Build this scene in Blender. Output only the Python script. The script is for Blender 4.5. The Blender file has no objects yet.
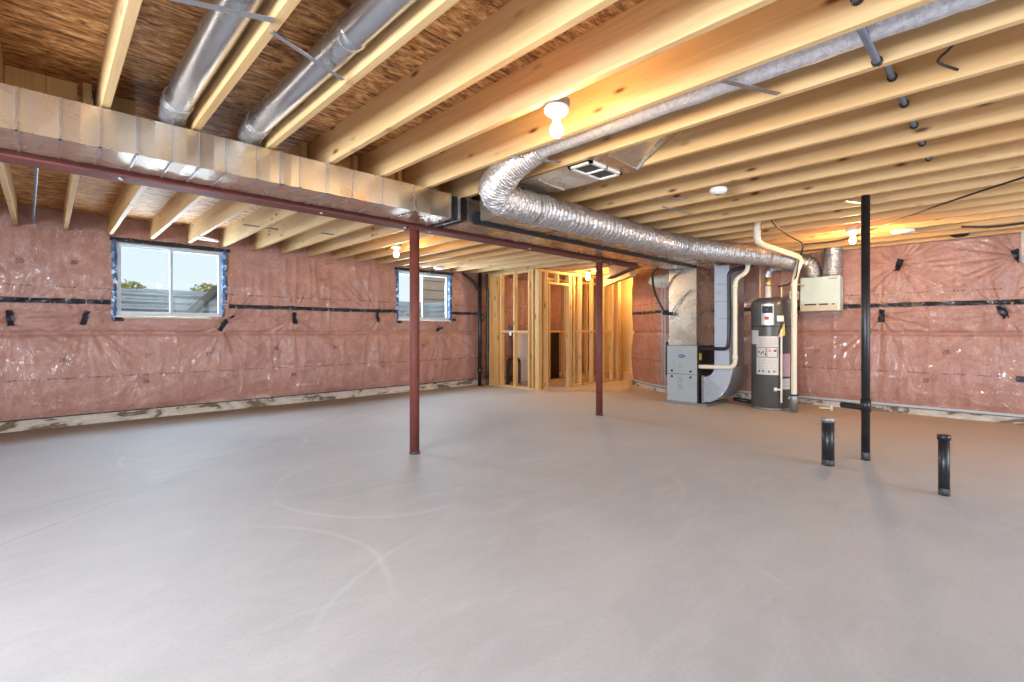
import bpy, math, random
from mathutils import Vector, Matrix, noise
R = math.radians
rnd = random.Random(7)
sc = bpy.context.scene
col = sc.collection

# ------------------------------------------------------------------ materials
class NT:
    def __init__(s, name):
        s.m = bpy.data.materials.new(name); s.m.use_nodes = True
        s.t = s.m.node_tree; s.n = s.t.nodes; s.l = s.t.links
        s.b = s.n['Principled BSDF']
    def node(s, kind, **kw):
        n = s.n.new(kind)
        for k, v in kw.items(): setattr(n, k, v)
        return n
    def set(s, sock, v):
        if isinstance(v, (int, float)) or isinstance(v, (tuple, list)): sock.default_value = v
        else: s.l.new(v, sock)
    def coord(s, scale=(1, 1, 1), rot=(0, 0, 0), kind='Object', rand=0):
        tc = s.node('ShaderNodeTexCoord'); v = tc.outputs[kind]
        if rand:
            oi = s.node('ShaderNodeObjectInfo')
            a = s.node('ShaderNodeVectorMath', operation='SCALE'); a.inputs[0].default_value = (13.7*rand, 7.3*rand, 5.1*rand)
            s.l.new(oi.outputs['Random'], a.inputs['Scale'])
            b = s.node('ShaderNodeVectorMath', operation='ADD'); s.l.new(v, b.inputs[0]); s.l.new(a.outputs[0], b.inputs[1]); v = b.outputs[0]
        mp = s.node('ShaderNodeMapping'); mp.inputs['Scale'].default_value = scale; mp.inputs['Rotation'].default_value = rot
        s.l.new(v, mp.inputs['Vector']); return mp.outputs[0]
    def noise(s, vec, scale=5, detail=4, rough=.55, dist=0.0):
        n = s.node('ShaderNodeTexNoise'); s.l.new(vec, n.inputs['Vector'])
        n.inputs['Scale'].default_value = scale; n.inputs['Detail'].default_value = detail
        n.inputs['Roughness'].default_value = rough; n.inputs['Distortion'].default_value = dist
        return n.outputs['Fac']
    def ramp(s, fac, stops, interp='LINEAR'):
        r = s.node('ShaderNodeValToRGB'); r.color_ramp.interpolation = interp
        e = r.color_ramp.elements
        while len(e) < len(stops): e.new(.5)
        for i, (p, c) in enumerate(stops):
            e[i].position = p; e[i].color = (c if len(c) == 4 else (*c, 1)) if isinstance(c, tuple) else (c, c, c, 1)
        s.l.new(fac, r.inputs[0]); return r.outputs[0]
    def mix(s, fac, a, b, mode='MIX'):
        m = s.node('ShaderNodeMix', data_type='RGBA', blend_type=mode)
        s.set(m.inputs[0], fac)
        for i, v in ((6, a), (7, b)):
            if isinstance(v, tuple): v = (*v, 1) if len(v) == 3 else v
            s.set(m.inputs[i], v)
        return m.outputs[2]
    def math(s, op, a, b=0.0):
        m = s.node('ShaderNodeMath', operation=op); s.set(m.inputs[0], a); s.set(m.inputs[1], b); return m.outputs[0]
    def bump(s, h, strength=.3, dist=.01, sock='Normal'):
        b = s.node('ShaderNodeBump'); b.inputs['Strength'].default_value = strength; b.inputs['Distance'].default_value = dist
        s.l.new(h, b.inputs['Height']); s.l.new(b.outputs[0], s.b.inputs[sock])
    def sep(s, vec):
        x = s.node('ShaderNodeSeparateXYZ'); s.l.new(vec, x.inputs[0]); return x.outputs
    def col(s, v):
        if isinstance(v, tuple): v = (*v, 1) if len(v) == 3 else v
        s.set(s.b.inputs['Base Color'], v)
    def p(s, **kw):
        for k, v in kw.items(): s.set(s.b.inputs[k.replace('_', ' ')], v)

def plain(name, c, rough=.5, metal=0.0, var=.12, scale=14, bump=0.0, coat=0.0):
    t = NT(name); v = t.coord(kind='Object')
    n = t.noise(v, scale, 4)
    lo = tuple(max(0, x*(1-var)) for x in c); hi = tuple(min(1, x*(1+var)) for x in c)
    t.col(t.ramp(n, [(.3, lo), (.7, hi)])); t.p(Roughness=rough, Metallic=metal, Coat_Weight=coat)
    if bump: t.bump(n, bump, .01)
    return t.m

M = {}
def pine(name, lo, hi, rand=1.0, axis='y'):
    t = NT(name)
    sc3 = {'y': (14, .7, 14), 'x': (.7, 14, 14), 'z': (14, 14, .7)}[axis]
    g = t.noise(t.coord(sc3, rand=rand), 2.2, 6, .6, .8)
    broad = t.noise(t.coord((3, .5, 5) if axis == 'y' else (3, 3, 1.2), rand=rand), 1.0, 3, .5, .3)
    base = t.ramp(g, [(.25, lo), (.75, hi)])
    base = t.mix(t.ramp(broad, [(.45, 0.0), (.75, .55)]), base, tuple(x*y for x, y in zip(lo, (.86, .72, .55))))
    # knots
    ks = {'y': (0.0, 3.0, 8.5), 'x': (2.0, 2.2, 7.5), 'z': (6, 6, 2.2)}[axis]
    vo = t.node('ShaderNodeTexVoronoi'); t.l.new(t.coord(ks, rand=rand*1.7), vo.inputs['Vector']); vo.inputs['Scale'].default_value = 1.0
    d = vo.outputs['Distance']
    k = t.ramp(d, [(.0, 1.0), (.07, .95), (.11, .45), (.18, 0.0)])
    base = t.mix(k, base, (.13, .05, .018))
    # tone per board
    oi = t.node('ShaderNodeObjectInfo')
    base = t.mix(t.math('MULTIPLY', oi.outputs['Random'], .22), base, (.50, .34, .16))
    t.col(base); t.p(Roughness=.62, Specular_IOR_Level=.3); t.bump(g, .12, .004)
    return t.m
M['pine'] = pine('pine_joist', (.54, .34, .145), (.71, .50, .27))
M['stud'] = pine('pine_stud', (.56, .34, .12), (.74, .50, .23), axis='z')
M['pine_x'] = pine('pine_plate', (.56, .36, .16), (.72, .50, .25), axis='x')

def osb():
    t = NT('osb_sheathing'); out = None
    for i, rz in enumerate((0.15, .75, -.5)):
        v = t.coord((3.6, 12, 1), (0, 0, rz)); n = t.noise(v, 1.5, 4, .72, 1.6)
        out = n if out is None else t.math('ADD', out, n)
    out = t.math('MULTIPLY', out, .3333)
    c = t.ramp(out, [(.38, (.035, .012, .004)), (.45, (.26, .108, .032)), (.51, (.52, .25, .085)), (.59, (.85, .52, .23))])
    xyz = t.sep(t.coord())
    # sheet seams: butt joints along x every 1.22 m in y, cross joints every 2.44 m
    sy = t.math('ABSOLUTE', t.math('SUBTRACT', t.math('FRACT', t.math('DIVIDE', t.math('ADD', xyz[1], 1.14), 1.22)), .5))
    sx = t.math('ABSOLUTE', t.math('SUBTRACT', t.math('FRACT', t.math('DIVIDE', t.math('ADD', xyz[0], .9866), 2.4384)), .5))
    line = t.math('LESS_THAN', t.math('MINIMUM', sy, t.math('MULTIPLY', sx, 2.0)), .0035)
    c = t.mix(line, c, (.015, .008, .005))
    t.col(c); t.p(Roughness=.7); t.bump(out, .25, .006); return t.m
M['osb'] = osb()

def poly_pink(name, c1, c2, prints=True, tags=(), axis=0):
    t = NT(name); v = t.coord()
    n = t.noise(v, 5.5, 6, .65, .5); n2 = t.noise(t.coord((1, 1, 1)), 34, 3, .6)
    c = t.ramp(n, [(.30, c1), (.68, c2)])
    c = t.mix(t.ramp(n2, [(.35, .28), (.62, 0.0)]), c, tuple(x*.55 for x in c1))
    if prints:
        xyz = t.sep(t.coord())
        s = t.math('ADD', xyz[0], xyz[1])
        dash = t.math('GREATER_THAN', t.math('FRACT', t.math('MULTIPLY', s, 2.9)), .3)
        speck = t.math('GREATER_THAN', t.noise(t.coord((60, 60, 60)), 1.4, 2), .48)
        for z0 in (.565, 1.635):
            band = t.math('LESS_THAN', t.math('ABSOLUTE', t.math('SUBTRACT', xyz[2], z0)), .009)
            f = t.math('MULTIPLY', t.math('MULTIPLY', band, dash), t.math('MULTIPLY', speck, .9))
            c = t.mix(f, c, (.06, .025, .03))
    t.col(c)
    t.p(Roughness=.5, Coat_Weight=1.0, Coat_Roughness=.06, Coat_IOR=1.75)
    w = t.noise(t.coord((1, 1, .45), rand=0), 9, 3, .55, 2.8)
    w2 = t.ramp(w, [(.40, 0.0), (.5, 1.0), (.60, 0.0)])
    # creases of the film running out from each fastening
    if tags:
        pz = t.sep(t.coord()); tot = t.math('MULTIPLY', w2, 1.0)
        for ts, tz in tags:
            cb = t.node('ShaderNodeCombineXYZ'); t.set(cb.inputs[0], t.math('SUBTRACT', pz[axis], ts)); t.set(cb.inputs[1], t.math('SUBTRACT', pz[2], tz))
            nm = t.node('ShaderNodeVectorMath', operation='NORMALIZE'); t.l.new(cb.outputs[0], nm.inputs[0])
            ln = t.node('ShaderNodeVectorMath', operation='LENGTH'); t.l.new(cb.outputs[0], ln.inputs[0])
            nz = t.node('ShaderNodeTexNoise', noise_dimensions='2D'); nz.inputs['Scale'].default_value = 8.0; nz.inputs['Detail'].default_value = 3
            t.l.new(nm.outputs[0], nz.inputs['Vector'])
            f = t.ramp(ln.outputs['Value'], [(.02, 0.0), (.07, 1.0), (.22, .75), (.85, 0.0)])
            tot = t.math('ADD', tot, t.math('MULTIPLY', t.math('MULTIPLY', t.ramp(nz.outputs['Fac'], [(.38, 0.0), (.5, 1.0), (.62, 0.0)]), f), .8))
        w2 = tot
    b = t.node('ShaderNodeBump'); b.inputs['Strength'].default_value = .8; b.inputs['Distance'].default_value = .007
    t.l.new(w2, b.inputs['Height']); t.l.new(b.outputs[0], t.b.inputs['Coat Normal'])
    t.bump(n2, .25, .01)
    return t.m
PC = ((.335, .150, .115), (.475, .250, .200))
M['pink'] = poly_pink('pink_insulation_behind_poly', *PC)
M['pink_left'] = poly_pink('pink_insulation_left', *PC, tags=[(-.273, 1.264), (.349, 1.276), (1.80, 1.20), (2.774, 1.321), (4.183, 1.366), (5.505, 1.159), (2.6, 1.95)], axis=0)
M['pink_right'] = poly_pink('pink_insulation_right', *PC, tags=[(1.03, 2.02), (1.217, 1.33), (.032, 1.352), (-.094, 2.02), (.5, .8)], axis=1)

def concrete():
    t = NT('concrete_floor')
    v = t.coord()
    n = t.noise(v, .55, 5, .6, .4); n2 = t.noise(t.coord((1, 2.6, 1), (0, 0, .8)), 2.3, 6, .65, 1.2); n3 = t.noise(v, 60, 2, .6)
    c = t.ramp(n, [(.3, (.375, .400, .435)), (.7, (.485, .512, .55))])
    c = t.mix(t.ramp(n2, [(.42, 0.0), (.7, .45)]), c, (.54, .56, .60))
    c = t.mix(t.ramp(n3, [(.3, .16), (.55, 0.0)]), c, (.28, .28, .28))
    # warm bulb light and pink wall bounce painted into the floor edges
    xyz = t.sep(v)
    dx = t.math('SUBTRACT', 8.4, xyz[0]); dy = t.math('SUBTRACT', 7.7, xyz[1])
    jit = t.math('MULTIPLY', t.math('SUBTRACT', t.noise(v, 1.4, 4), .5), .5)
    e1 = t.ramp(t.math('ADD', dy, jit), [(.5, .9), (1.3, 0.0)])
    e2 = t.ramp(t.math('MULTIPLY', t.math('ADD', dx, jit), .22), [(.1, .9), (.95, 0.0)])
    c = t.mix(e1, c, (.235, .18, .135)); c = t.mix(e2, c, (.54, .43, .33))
    # trowel arcs
    for (ax, ay, ra, wd) in ((1.2, 5.2, .75, .012), (.9, 5.6, .45, .010), (1.9, 3.3, .8, .012), (.3, 2.3, .9, .012), (1.5, 1.2, 1.0, .01), (2.9, 2.2, .7, .01), (.7, 1.4, .55, .012)):
        cx = t.math('SUBTRACT', xyz[0], ax); cy = t.math('MULTIPLY', t.math('SUBTRACT', xyz[1], ay), 1.0)
        rr = t.math('SQRT', t.math('ADD', t.math('MULTIPLY', cx, cx), t.math('MULTIPLY', cy, cy)))
        rr = t.math('ADD', rr, t.math('MULTIPLY', t.noise(v, 1.5, 3), .12))
        f = t.ramp(t.math('ABSOLUTE', t.math('SUBTRACT', rr, ra+.06)), [(0.0, .30), (wd*2.2, 0.0)])
        f = t.math('MULTIPLY', f, t.ramp(t.noise(v, 1.1, 2), [(.45, 0.0), (.6, 1.0)]))
        c = t.mix(f, c, (.66, .68, .71))
    # two long scratches
    for (px, py, dx_, dy_) in ((-.17, 3.67, .771, .637), (.0, 4.3, .89, .455)):
        d = t.math('ABSOLUTE', t.math('SUBTRACT', t.math('MULTIPLY', t.math('SUBTRACT', xyz[0], px), dy_), t.math('MULTIPLY', t.math('SUBTRACT', xyz[1], py), dx_)))
        c = t.mix(t.ramp(d, [(0.0, .4), (.014, 0.0)]), c, (.25, .25, .26))
    t.col(c); t.p(Roughness=t.ramp(n2, [(.3, .55), (.7, .75)]), Specular_IOR_Level=.25)
    t.bump(t.math('ADD', t.math('MULTIPLY', n3, .3), n2), .08, .006)
    return t.m
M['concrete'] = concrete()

def footing():
    t = NT('foundation_concrete'); v = t.coord((1, 1, 2.5))
    n = t.noise(v, 2.6, 5, .65, .6); n2 = t.noise(v, 18, 4)
    c = t.ramp(n, [(.40, (.62, .58, .52)), (.52, (.50, .45, .38)), (.57, (.14, .10, .07)), (.64, (.20, .15, .10)), (.70, (.55, .50, .43))])
    c = t.mix(t.ramp(n2, [(.45, 0.0), (.75, .35)]), c, (.2, .16, .12)); t.col(c); t.p(Roughness=.85); t.bump(n2, .5, .02); return t.m
M['footing'] = footing()

def galv(name='galvanised_steel', c=(.70, .62, .50), rough=.27, b=.012):
    t = NT(name); v = t.coord()
    vo = t.node('ShaderNodeTexVoronoi'); t.l.new(v, vo.inputs['Vector']); vo.inputs['Scale'].default_value = 55
    n = t.noise(v, 3.5, 3, .5)
    cc = t.mix(.08, c, vo.outputs['Color'], 'SOFT_LIGHT')
    t.col(t.mix(t.ramp(n, [(.4, 0.0), (.8, .25)]), cc, (.55, .55, .56)))
    t.p(Metallic=.93, Roughness=t.ramp(n, [(.3, rough*.8), (.7, rough*1.25)])); t.bump(n, b, .05); return t.m
M['galv'] = galv()
M['galv_flat'] = galv('galvanised_round', (.56, .58, .62), .25, .01)

def foil():
    t = NT('crinkled_foil'); v = t.coord()
    vo = t.node('ShaderNodeTexVoronoi'); t.l.new(v, vo.inputs['Vector']); vo.inputs['Scale'].default_value = 38
    n = t.noise(v, 22, 4, .65, 1.2)
    t.col(t.ramp(n, [(.3, (.44, .43, .44)), (.7, (.70, .69, .70))])); t.p(Metallic=.85, Roughness=.42)
    t.bump(t.math('ADD', vo.outputs['Distance'], n), .45, .010); return t.m
M['foil'] = foil()
def greyfoil():
    t = NT('grey_foil_sleeve'); v = t.coord(); n = t.noise(v, 45, 4, .7, .6)
    t.col(t.ramp(n, [(.35, (.42, .42, .46)), (.65, (.66, .66, .71))])); t.p(Metallic=.45, Roughness=.42); t.bump(n, .6, .008); return t.m
M['greyfoil'] = greyfoil()

M['red_steel'] = plain('oxide_red_steel', (.145, .034, .025), .65, 0, .22, 9, .05)
M['black_abs'] = plain('black_abs', (.012, .013, .016), .35, 0, .3, 20)
M['dusty_abs'] = plain('black_abs_dusty', (.06, .06, .065), .6, 0, .9, 26)
M['pvc'] = plain('cream_pvc', (.74, .69, .55), .38, 0, .05)
M['white'] = plain('white_plastic', (.80, .79, .76), .4, 0, .04)
M['vinyl'] = plain('white_vinyl', (.46, .51, .53), .35, 0, .04)
M['furnace'] = plain('grey_painted_panel', (.33, .37, .38), .38, .0, .05, 6)
M['furn_shaded'] = plain('shaded_steel', (.05, .045, .045), .5, .5, .3)  # cabinet steel darkened to paint in the shade on its side
M['duct_paint'] = galv('galvanised_dull', (.44, .48, .54), .5, .01)
M['hrv'] = plain('pale_green_enamel', (.60, .73, .70), .3, 0, .04, 5)
M['hrv_base'] = plain('cream_enamel', (.62, .58, .46), .4, 0, .06)
M['heater'] = plain('charcoal_enamel', (.085, .086, .084), .32, 0, .12, 6)
M['silver'] = plain('silver_plastic', (.52, .53, .54), .3, .4, .06)
M['label'] = plain('paper_label', (.62, .61, .59), .6, 0, .06, 30)
M['label_pink'] = plain('pink_paper_label', (.52, .36, .42), .6, 0, .08, 30)
M['faint'] = plain('faint_print', (.16, .065, .055), .6, 0, .1)
M['ink'] = plain('black_ink', (.02, .02, .022), .6, 0, .1)
M['red_ink'] = plain('red_ink', (.5, .04, .03), .5, 0, .1)
M['blue_ink'] = plain('blue_badge', (.02, .05, .24), .4, 0, .1)
M['yellow'] = plain('yellow_sticker', (.72, .50, .03), .5, 0, .1)
M['tape'] = None
def tape(name, base, spots, th=.62):
    t = NT(name); n = t.noise(t.coord((9, 9, 9)), 2.0, 4, .6, .5)
    t.col(t.ramp(n, [(.4, base), (th, tuple(min(1, x*1.8) for x in base)), (th+.04, spots)])); t.p(Roughness=.3); t.bump(n, .6, .01); return t.m
M['tape'] = tape('black_sheathing_tape', (.010, .012, .020), (.30, .31, .34), .62)
M['bluetape'] = tape('blue_window_tape', (.014, .055, .15), (.50, .66, .80), .56)
M['drywall'] = plain('painted_drywall', (.68, .52, .22), .7, 0, .05, 3)
M['brass'] = plain('brass_fitting', (.62, .42, .18), .35, .8, .1)
M['darkhole'] = plain('dark_grille', (.045, .045, .04), .6, 0, .2)
M['metalgrey'] = plain('dull_grey_metal', (.30, .30, .30), .45, .7, .15)
M['poly'] = plain('loose_poly_film', (.62, .58, .48), .2, 0, .12, 8, .4, .6)
t_ = NT('clear_film'); t_.col((.75, .75, .74)); t_.p(Roughness=.15, Alpha=.35); M['film'] = t_.m
M['well'] = plain('window_well_steel', (.50, .50, .50), .5, .5, .12, 5)
M['soil'] = plain('soil', (.12, .10, .06), .9, 0, .3, 6)
M['siding'] = plain('tan_siding', (.78, .52, .32), .7, 0, .06, 3)
M['foliage'] = plain('tree_foliage', (.62, .55, .10), .8, 0, .6, 3)
M['bark'] = plain('tree_bark', (.10, .07, .05), .9, 0, .3)
M['downpipe'] = plain('weathered_pipe', (.13, .11, .09), .7, 0, .15)
M['blackboard'] = plain('black_membrane', (.006, .006, .007), .6, 0, .2)
M['bluegrey'] = plain('blue_grey_wire', (.12, .14, .19), .5, 0, .1)

def emis(name, c, s):
    m = bpy.data.materials.new(name); m.use_nodes = True; t = m.node_tree; t.nodes.clear()
    e = t.nodes.new('ShaderNodeEmission'); o = t.nodes.new('ShaderNodeOutputMaterial')
    e.inputs[0].default_value = (*c, 1); e.inputs[1].default_value = s; t.links.new(e.outputs[0], o.inputs[0]); return m
M['bulb'] = emis('lit_bulb', (1.0, .62, .26), 420)
M['bulb_bright'] = emis('lit_bulb_bright', (1.0, .58, .20), 1150)
def glass():
    m = bpy.data.materials.new('window_glass'); m.use_nodes = True; t = m.node_tree; t.nodes.clear()
    tr = t.nodes.new('ShaderNodeBsdfTransparent'); g = t.nodes.new('ShaderNodeBsdfGlossy'); g.inputs['Roughness'].default_value = .03
    tr.inputs[0].default_value = (.95, .97, .97, 1)
    mx = t.nodes.new('ShaderNodeMixShader'); mx.inputs[0].default_value = .012
    o = t.nodes.new('ShaderNodeOutputMaterial'); t.links.new(tr.outputs[0], mx.inputs[1]); t.links.new(g.outputs[0], mx.inputs[2]); t.links.new(mx.outputs[0], o.inputs[0]); return m
M['glass'] = glass()

# ------------------------------------------------------------------ mesh helpers
def wloc(o):
    v = Vector((0, 0, 0))
    while o is not None: v += o.location; o = o.parent
    return v
def tag(o, label=None, cat=None, group=None, kind=None):
    if label: o['label'] = label
    if cat: o['category'] = cat
    if group: o['group'] = group
    if kind: o['kind'] = kind
    return o
def thing(name, loc, label, cat, group=None, rz=0):
    o = bpy.data.objects.new(name, None); o.location = loc; o.rotation_euler = (0, 0, rz); o.empty_display_size = .1
    col.objects.link(o); return tag(o, label, cat, group)
class MB:
    def __init__(s): s.v = []; s.f = []; s.sm = []
    def add(s, vs, fs, smooth=False):
        b = len(s.v); s.v += [Vector(v) for v in vs]
        for f in fs: s.f.append([b+i for i in f]); s.sm.append(smooth)
        return s
    def box(s, x0, x1, y0, y1, z0, z1):
        vs = [(x, y, z) for z in (z0, z1) for y in (y0, y1) for x in (x0, x1)]
        return s.add(vs, [(0, 2, 3, 1), (4, 5, 7, 6), (0, 1, 5, 4), (2, 6, 7, 3), (0, 4, 6, 2), (1, 3, 7, 5)])
    def bbox(s, x0, x1, y0, y1, z0, z1, b=.004):
        """box with chamfered edges"""
        import bmesh
        bm = bmesh.new(); r = bmesh.ops.create_cube(bm, size=1)
        for v in bm.verts: v.co = Vector(((x0+x1)/2+v.co.x*(x1-x0), (y0+y1)/2+v.co.y*(y1-y0), (z0+z1)/2+v.co.z*(z1-z0)))
        bmesh.ops.bevel(bm, geom=bm.edges[:], offset=b, segments=2, affect='EDGES', profile=.5)
        bm.verts.index_update(); s.add([v.co.copy() for v in bm.verts], [[v.index for v in f.verts] for f in bm.faces]); bm.free(); return s
    def obox(s, c, size, rot):
        hx, hy, hz = [a/2 for a in size]; m = rot.to_3x3() if hasattr(rot, 'to_3x3') else rot
        vs = [Vector(c)+m @ Vector((x, y, z)) for z in (-hz, hz) for y in (-hy, hy) for x in (-hx, hx)]
        return s.add(vs, [(0, 2, 3, 1), (4, 5, 7, 6), (0, 1, 5, 4), (2, 6, 7, 3), (0, 4, 6, 2), (1, 3, 7, 5)])
    def tube(s, pts, r, seg=14, cap=True, jit=0.0, smooth=True):
        pts = [Vector(p) for p in pts]; n = len(pts); up = None; rings = []
        for i, p in enumerate(pts):
            t = (pts[min(i+1, n-1)]-pts[max(i-1, 0)]).normalized()
            if up is None:
                a = Vector((0, 0, 1)) if abs(t.z) < .9 else Vector((1, 0, 0)); u = t.cross(a).normalized()
            else:
                u = (up - t*up.dot(t)).normalized()
            up = u; w = t.cross(u); rr = r(i/(max(n-1, 1))) if callable(r) else r
            ring = []
            for k in range(seg):
                a = 2*math.pi*k/seg; q = rr*(1+(jit*noise.noise(Vector((i*.9, k*.9, rr*50))) if jit else 0))
                ring.append(p+u*math.cos(a)*q+w*math.sin(a)*q)
            rings.append(ring)
        vs = [v for rg in rings for v in rg]; fs = []
        for i in range(n-1):
            for k in range(seg):
                k2 = (k+1) % seg; fs.append((i*seg+k, i*seg+k2, (i+1)*seg+k2, (i+1)*seg+k))
        s.add(vs, fs, smooth)
        if cap:
            s.add(rings[0], [tuple(range(seg))[::-1]]); s.add(rings[-1], [tuple(range(seg))])
        return s
    def lathe(s, prof, c, seg=32, axis='z', smooth=True):
        vs = []; fs = []
        for (r, h) in prof:
            for k in range(seg):
                a = 2*math.pi*k/seg; x, y = r*math.cos(a), r*math.sin(a)
                v = {'z': (x, y, h), 'x': (h, x, y), 'y': (x, h, y)}[axis]
                vs.append(Vector(c)+Vector(v))
        n = len(prof)
        for i in range(n-1):
            for k in range(seg):
                k2 = (k+1) % seg; fs.append((i*seg+k, i*seg+k2, (i+1)*seg+k2, (i+1)*seg+k))
        if prof[0][0] > 1e-5: fs.append(tuple(range(seg))[::-1])
        if prof[-1][0] > 1e-5: fs.append(tuple((n-1)*seg+k for k in range(seg)))
        return s.add(vs, fs, smooth)
    def prism(s, poly, d0, d1, axis='x'):
        """poly in the plane normal to axis, extruded d0..d1"""
        def P(a, b, d): return {'x': (d, a, b), 'y': (a, d, b), 'z': (a, b, d)}[axis]
        n = len(poly); vs = [P(a, b, d0) for a, b in poly]+[P(a, b, d1) for a, b in poly]
        return s.add(vs, [tuple(range(n))[::-1], tuple(range(n, 2*n))]+[(i, (i+1) % n, n+(i+1) % n, n+i) for i in range(n)])
    def build(s, name, mat, parent=None, label=None, cat=None, group=None, kind=None, origin=None):
        if parent is not None: o = wloc(parent); loc = Vector((0, 0, 0))
        elif origin is not None: o = Vector(origin); loc = o
        else:
            xs = [v.x for v in s.v]; ys = [v.y for v in s.v]; zs = [v.z for v in s.v]
            o = Vector(((min(xs)+max(xs))/2, (min(ys)+max(ys))/2, min(zs))); loc = o
        me = bpy.data.meshes.new(name); me.from_pydata([v-o for v in s.v], [], s.f); me.update()
        for p, q in zip(me.polygons, s.sm): p.use_smooth = q
        me.materials.append(M[mat] if isinstance(mat, str) else mat)
        import bmesh
        bm = bmesh.new(); bm.from_mesh(me); bmesh.ops.recalc_face_normals(bm, faces=bm.faces[:]) if len(bm.faces) < 20000 else None; bm.to_mesh(me); bm.free()
        ob = bpy.data.objects.new(name, me); ob.location = loc; ob.parent = parent; col.objects.link(ob)
        return tag(ob, label, cat, group, kind)
def smoothpath(pts, n=8):
    P = [Vector(p) for p in pts]; P = [2*P[0]-P[1]]+P+[2*P[-1]-P[-2]]; out = []
    for i in range(1, len(P)-2):
        a, b, c, d = P[i-1:i+3]
        for k in range(n):
            t = k/n; out.append(.5*((2*b)+(c-a)*t+(2*a-5*b+4*c-d)*t*t+(3*b-a-3*c+d)*t**3))
    out.append(P[-2]); return out
def bent(pts, r=.08, n=6):
    """polyline with rounded corners"""
    P = [Vector(p) for p in pts]; out = [P[0]]
    for i in range(1, len(P)-1):
        a, b, c = P[i-1], P[i], P[i+1]; q = min(r, (b-a).length*.45, (c-b).length*.45)
        s_, e = b+(a-b).normalized()*q, b+(c-b).normalized()*q
        for k in range(n+1):
            t = k/n; out.append(s_*(1-t)**2+b*2*t*(1-t)+e*t*t)
    out.append(P[-1]); return out
def text(body, size, pos, right, up, mat, name, parent, ext=.0006, align='CENTER'):
    cu = bpy.data.curves.new(name, 'FONT'); cu.body = body; cu.size = size; cu.extrude = ext; cu.align_x = align; cu.align_y = 'CENTER'
    cu.materials.append(M[mat]); o = bpy.data.objects.new(name, cu); col.objects.link(o)
    r, u = Vector(right).normalized(), Vector(up).normalized(); n = r.cross(u)
    bpy.context.view_layer.update(); me = bpy.data.meshes.new_from_object(o.evaluated_get(bpy.context.evaluated_depsgraph_get()))
    bpy.data.objects.remove(o); o = bpy.data.objects.new(name, me); col.objects.link(o)
    if not me.materials: me.materials.append(M[mat])
    m = Matrix((r, u, n)).transposed().to_4x4(); o.parent = parent
    o.matrix_basis = Matrix.Translation(Vector(pos)-(wloc(parent) if parent else Vector())) @ m
    return o

ORD = 'first second third fourth fifth sixth seventh eighth ninth tenth eleventh twelfth thirteenth fourteenth fifteenth sixteenth seventeenth eighteenth nineteenth twentieth twenty-first twenty-second twenty-third twenty-fourth'.split()

HJ, HS = 2.30, 2.535        # joist underside, subfloor underside
YL, XR, YB = 7.70, 8.40, 3.78
X0, Y0 = -3.2, -3.0         # near end walls behind the camera
XE = 10.3

# ------------------------------------------------------------------ setting
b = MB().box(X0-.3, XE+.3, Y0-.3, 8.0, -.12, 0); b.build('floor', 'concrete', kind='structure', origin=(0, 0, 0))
b = MB().box(X0-.3, XE+.3, Y0-.3, 8.0, HS, HS+.02); b.build('ceiling', 'osb', kind='structure', origin=(0, 0, 0))

WIN = [(.646, 1.792, 1.325, 2.222), (4.60, 5.735, 1.345, 2.215)]
TAGL = [(-.273, 1.264), (.349, 1.276), (1.80, 1.20), (2.774, 1.321), (4.183, 1.366), (5.505, 1.159), (7.4, 1.2)]
TAGR = [(1.03, 2.02), (1.217, 1.33), (.032, 1.352), (-.094, 2.02), (-1.4, 1.3), (4.9, 1.35)]

def disp(s, z, tags, seed, z1):
    v = Vector((s, z, seed))
    d = .022*noise.noise(v*1.3)+.010*noise.noise(v*4.1)
    rid = 1-abs(noise.noise(Vector((s*5.5, z*.55, seed+3))))*2
    d += .010*max(0, rid)**3
    rid2 = 1-abs(noise.noise(Vector((s*2.0+z*1.1, z*5.0-s, seed+9))))*2
    d += .006*max(0, rid2)**4
    d -= .030*math.exp(-((z-1.09-.012*noise.noise(Vector((s, 0, seed))))/.022)**2)
    d += .030*math.sin(min(1, max(0, (z-.1)/.99))*math.pi) if z < 1.09 else .026*math.sin(min(1, (z-1.09)/(z1-1.09))*math.pi)
    for ts, tz in tags:
        dx, dz = s-ts, z-tz; r = math.hypot(dx, dz)
        if r < 1.1:
            th = math.atan2(dz, dx); q = abs(noise.noise(Vector((math.cos(th)*5, math.sin(th)*5, ts*3))))
            q2 = abs(noise.noise(Vector((math.cos(th)*13, math.sin(th)*13, ts*3+5))))
            d += (.026*(1-q*3)+.020*(1-q2*3))*math.exp(-r/.34)*min(1, r/.08)-.03*math.exp(-(r/.06)**2)
    return d

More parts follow.
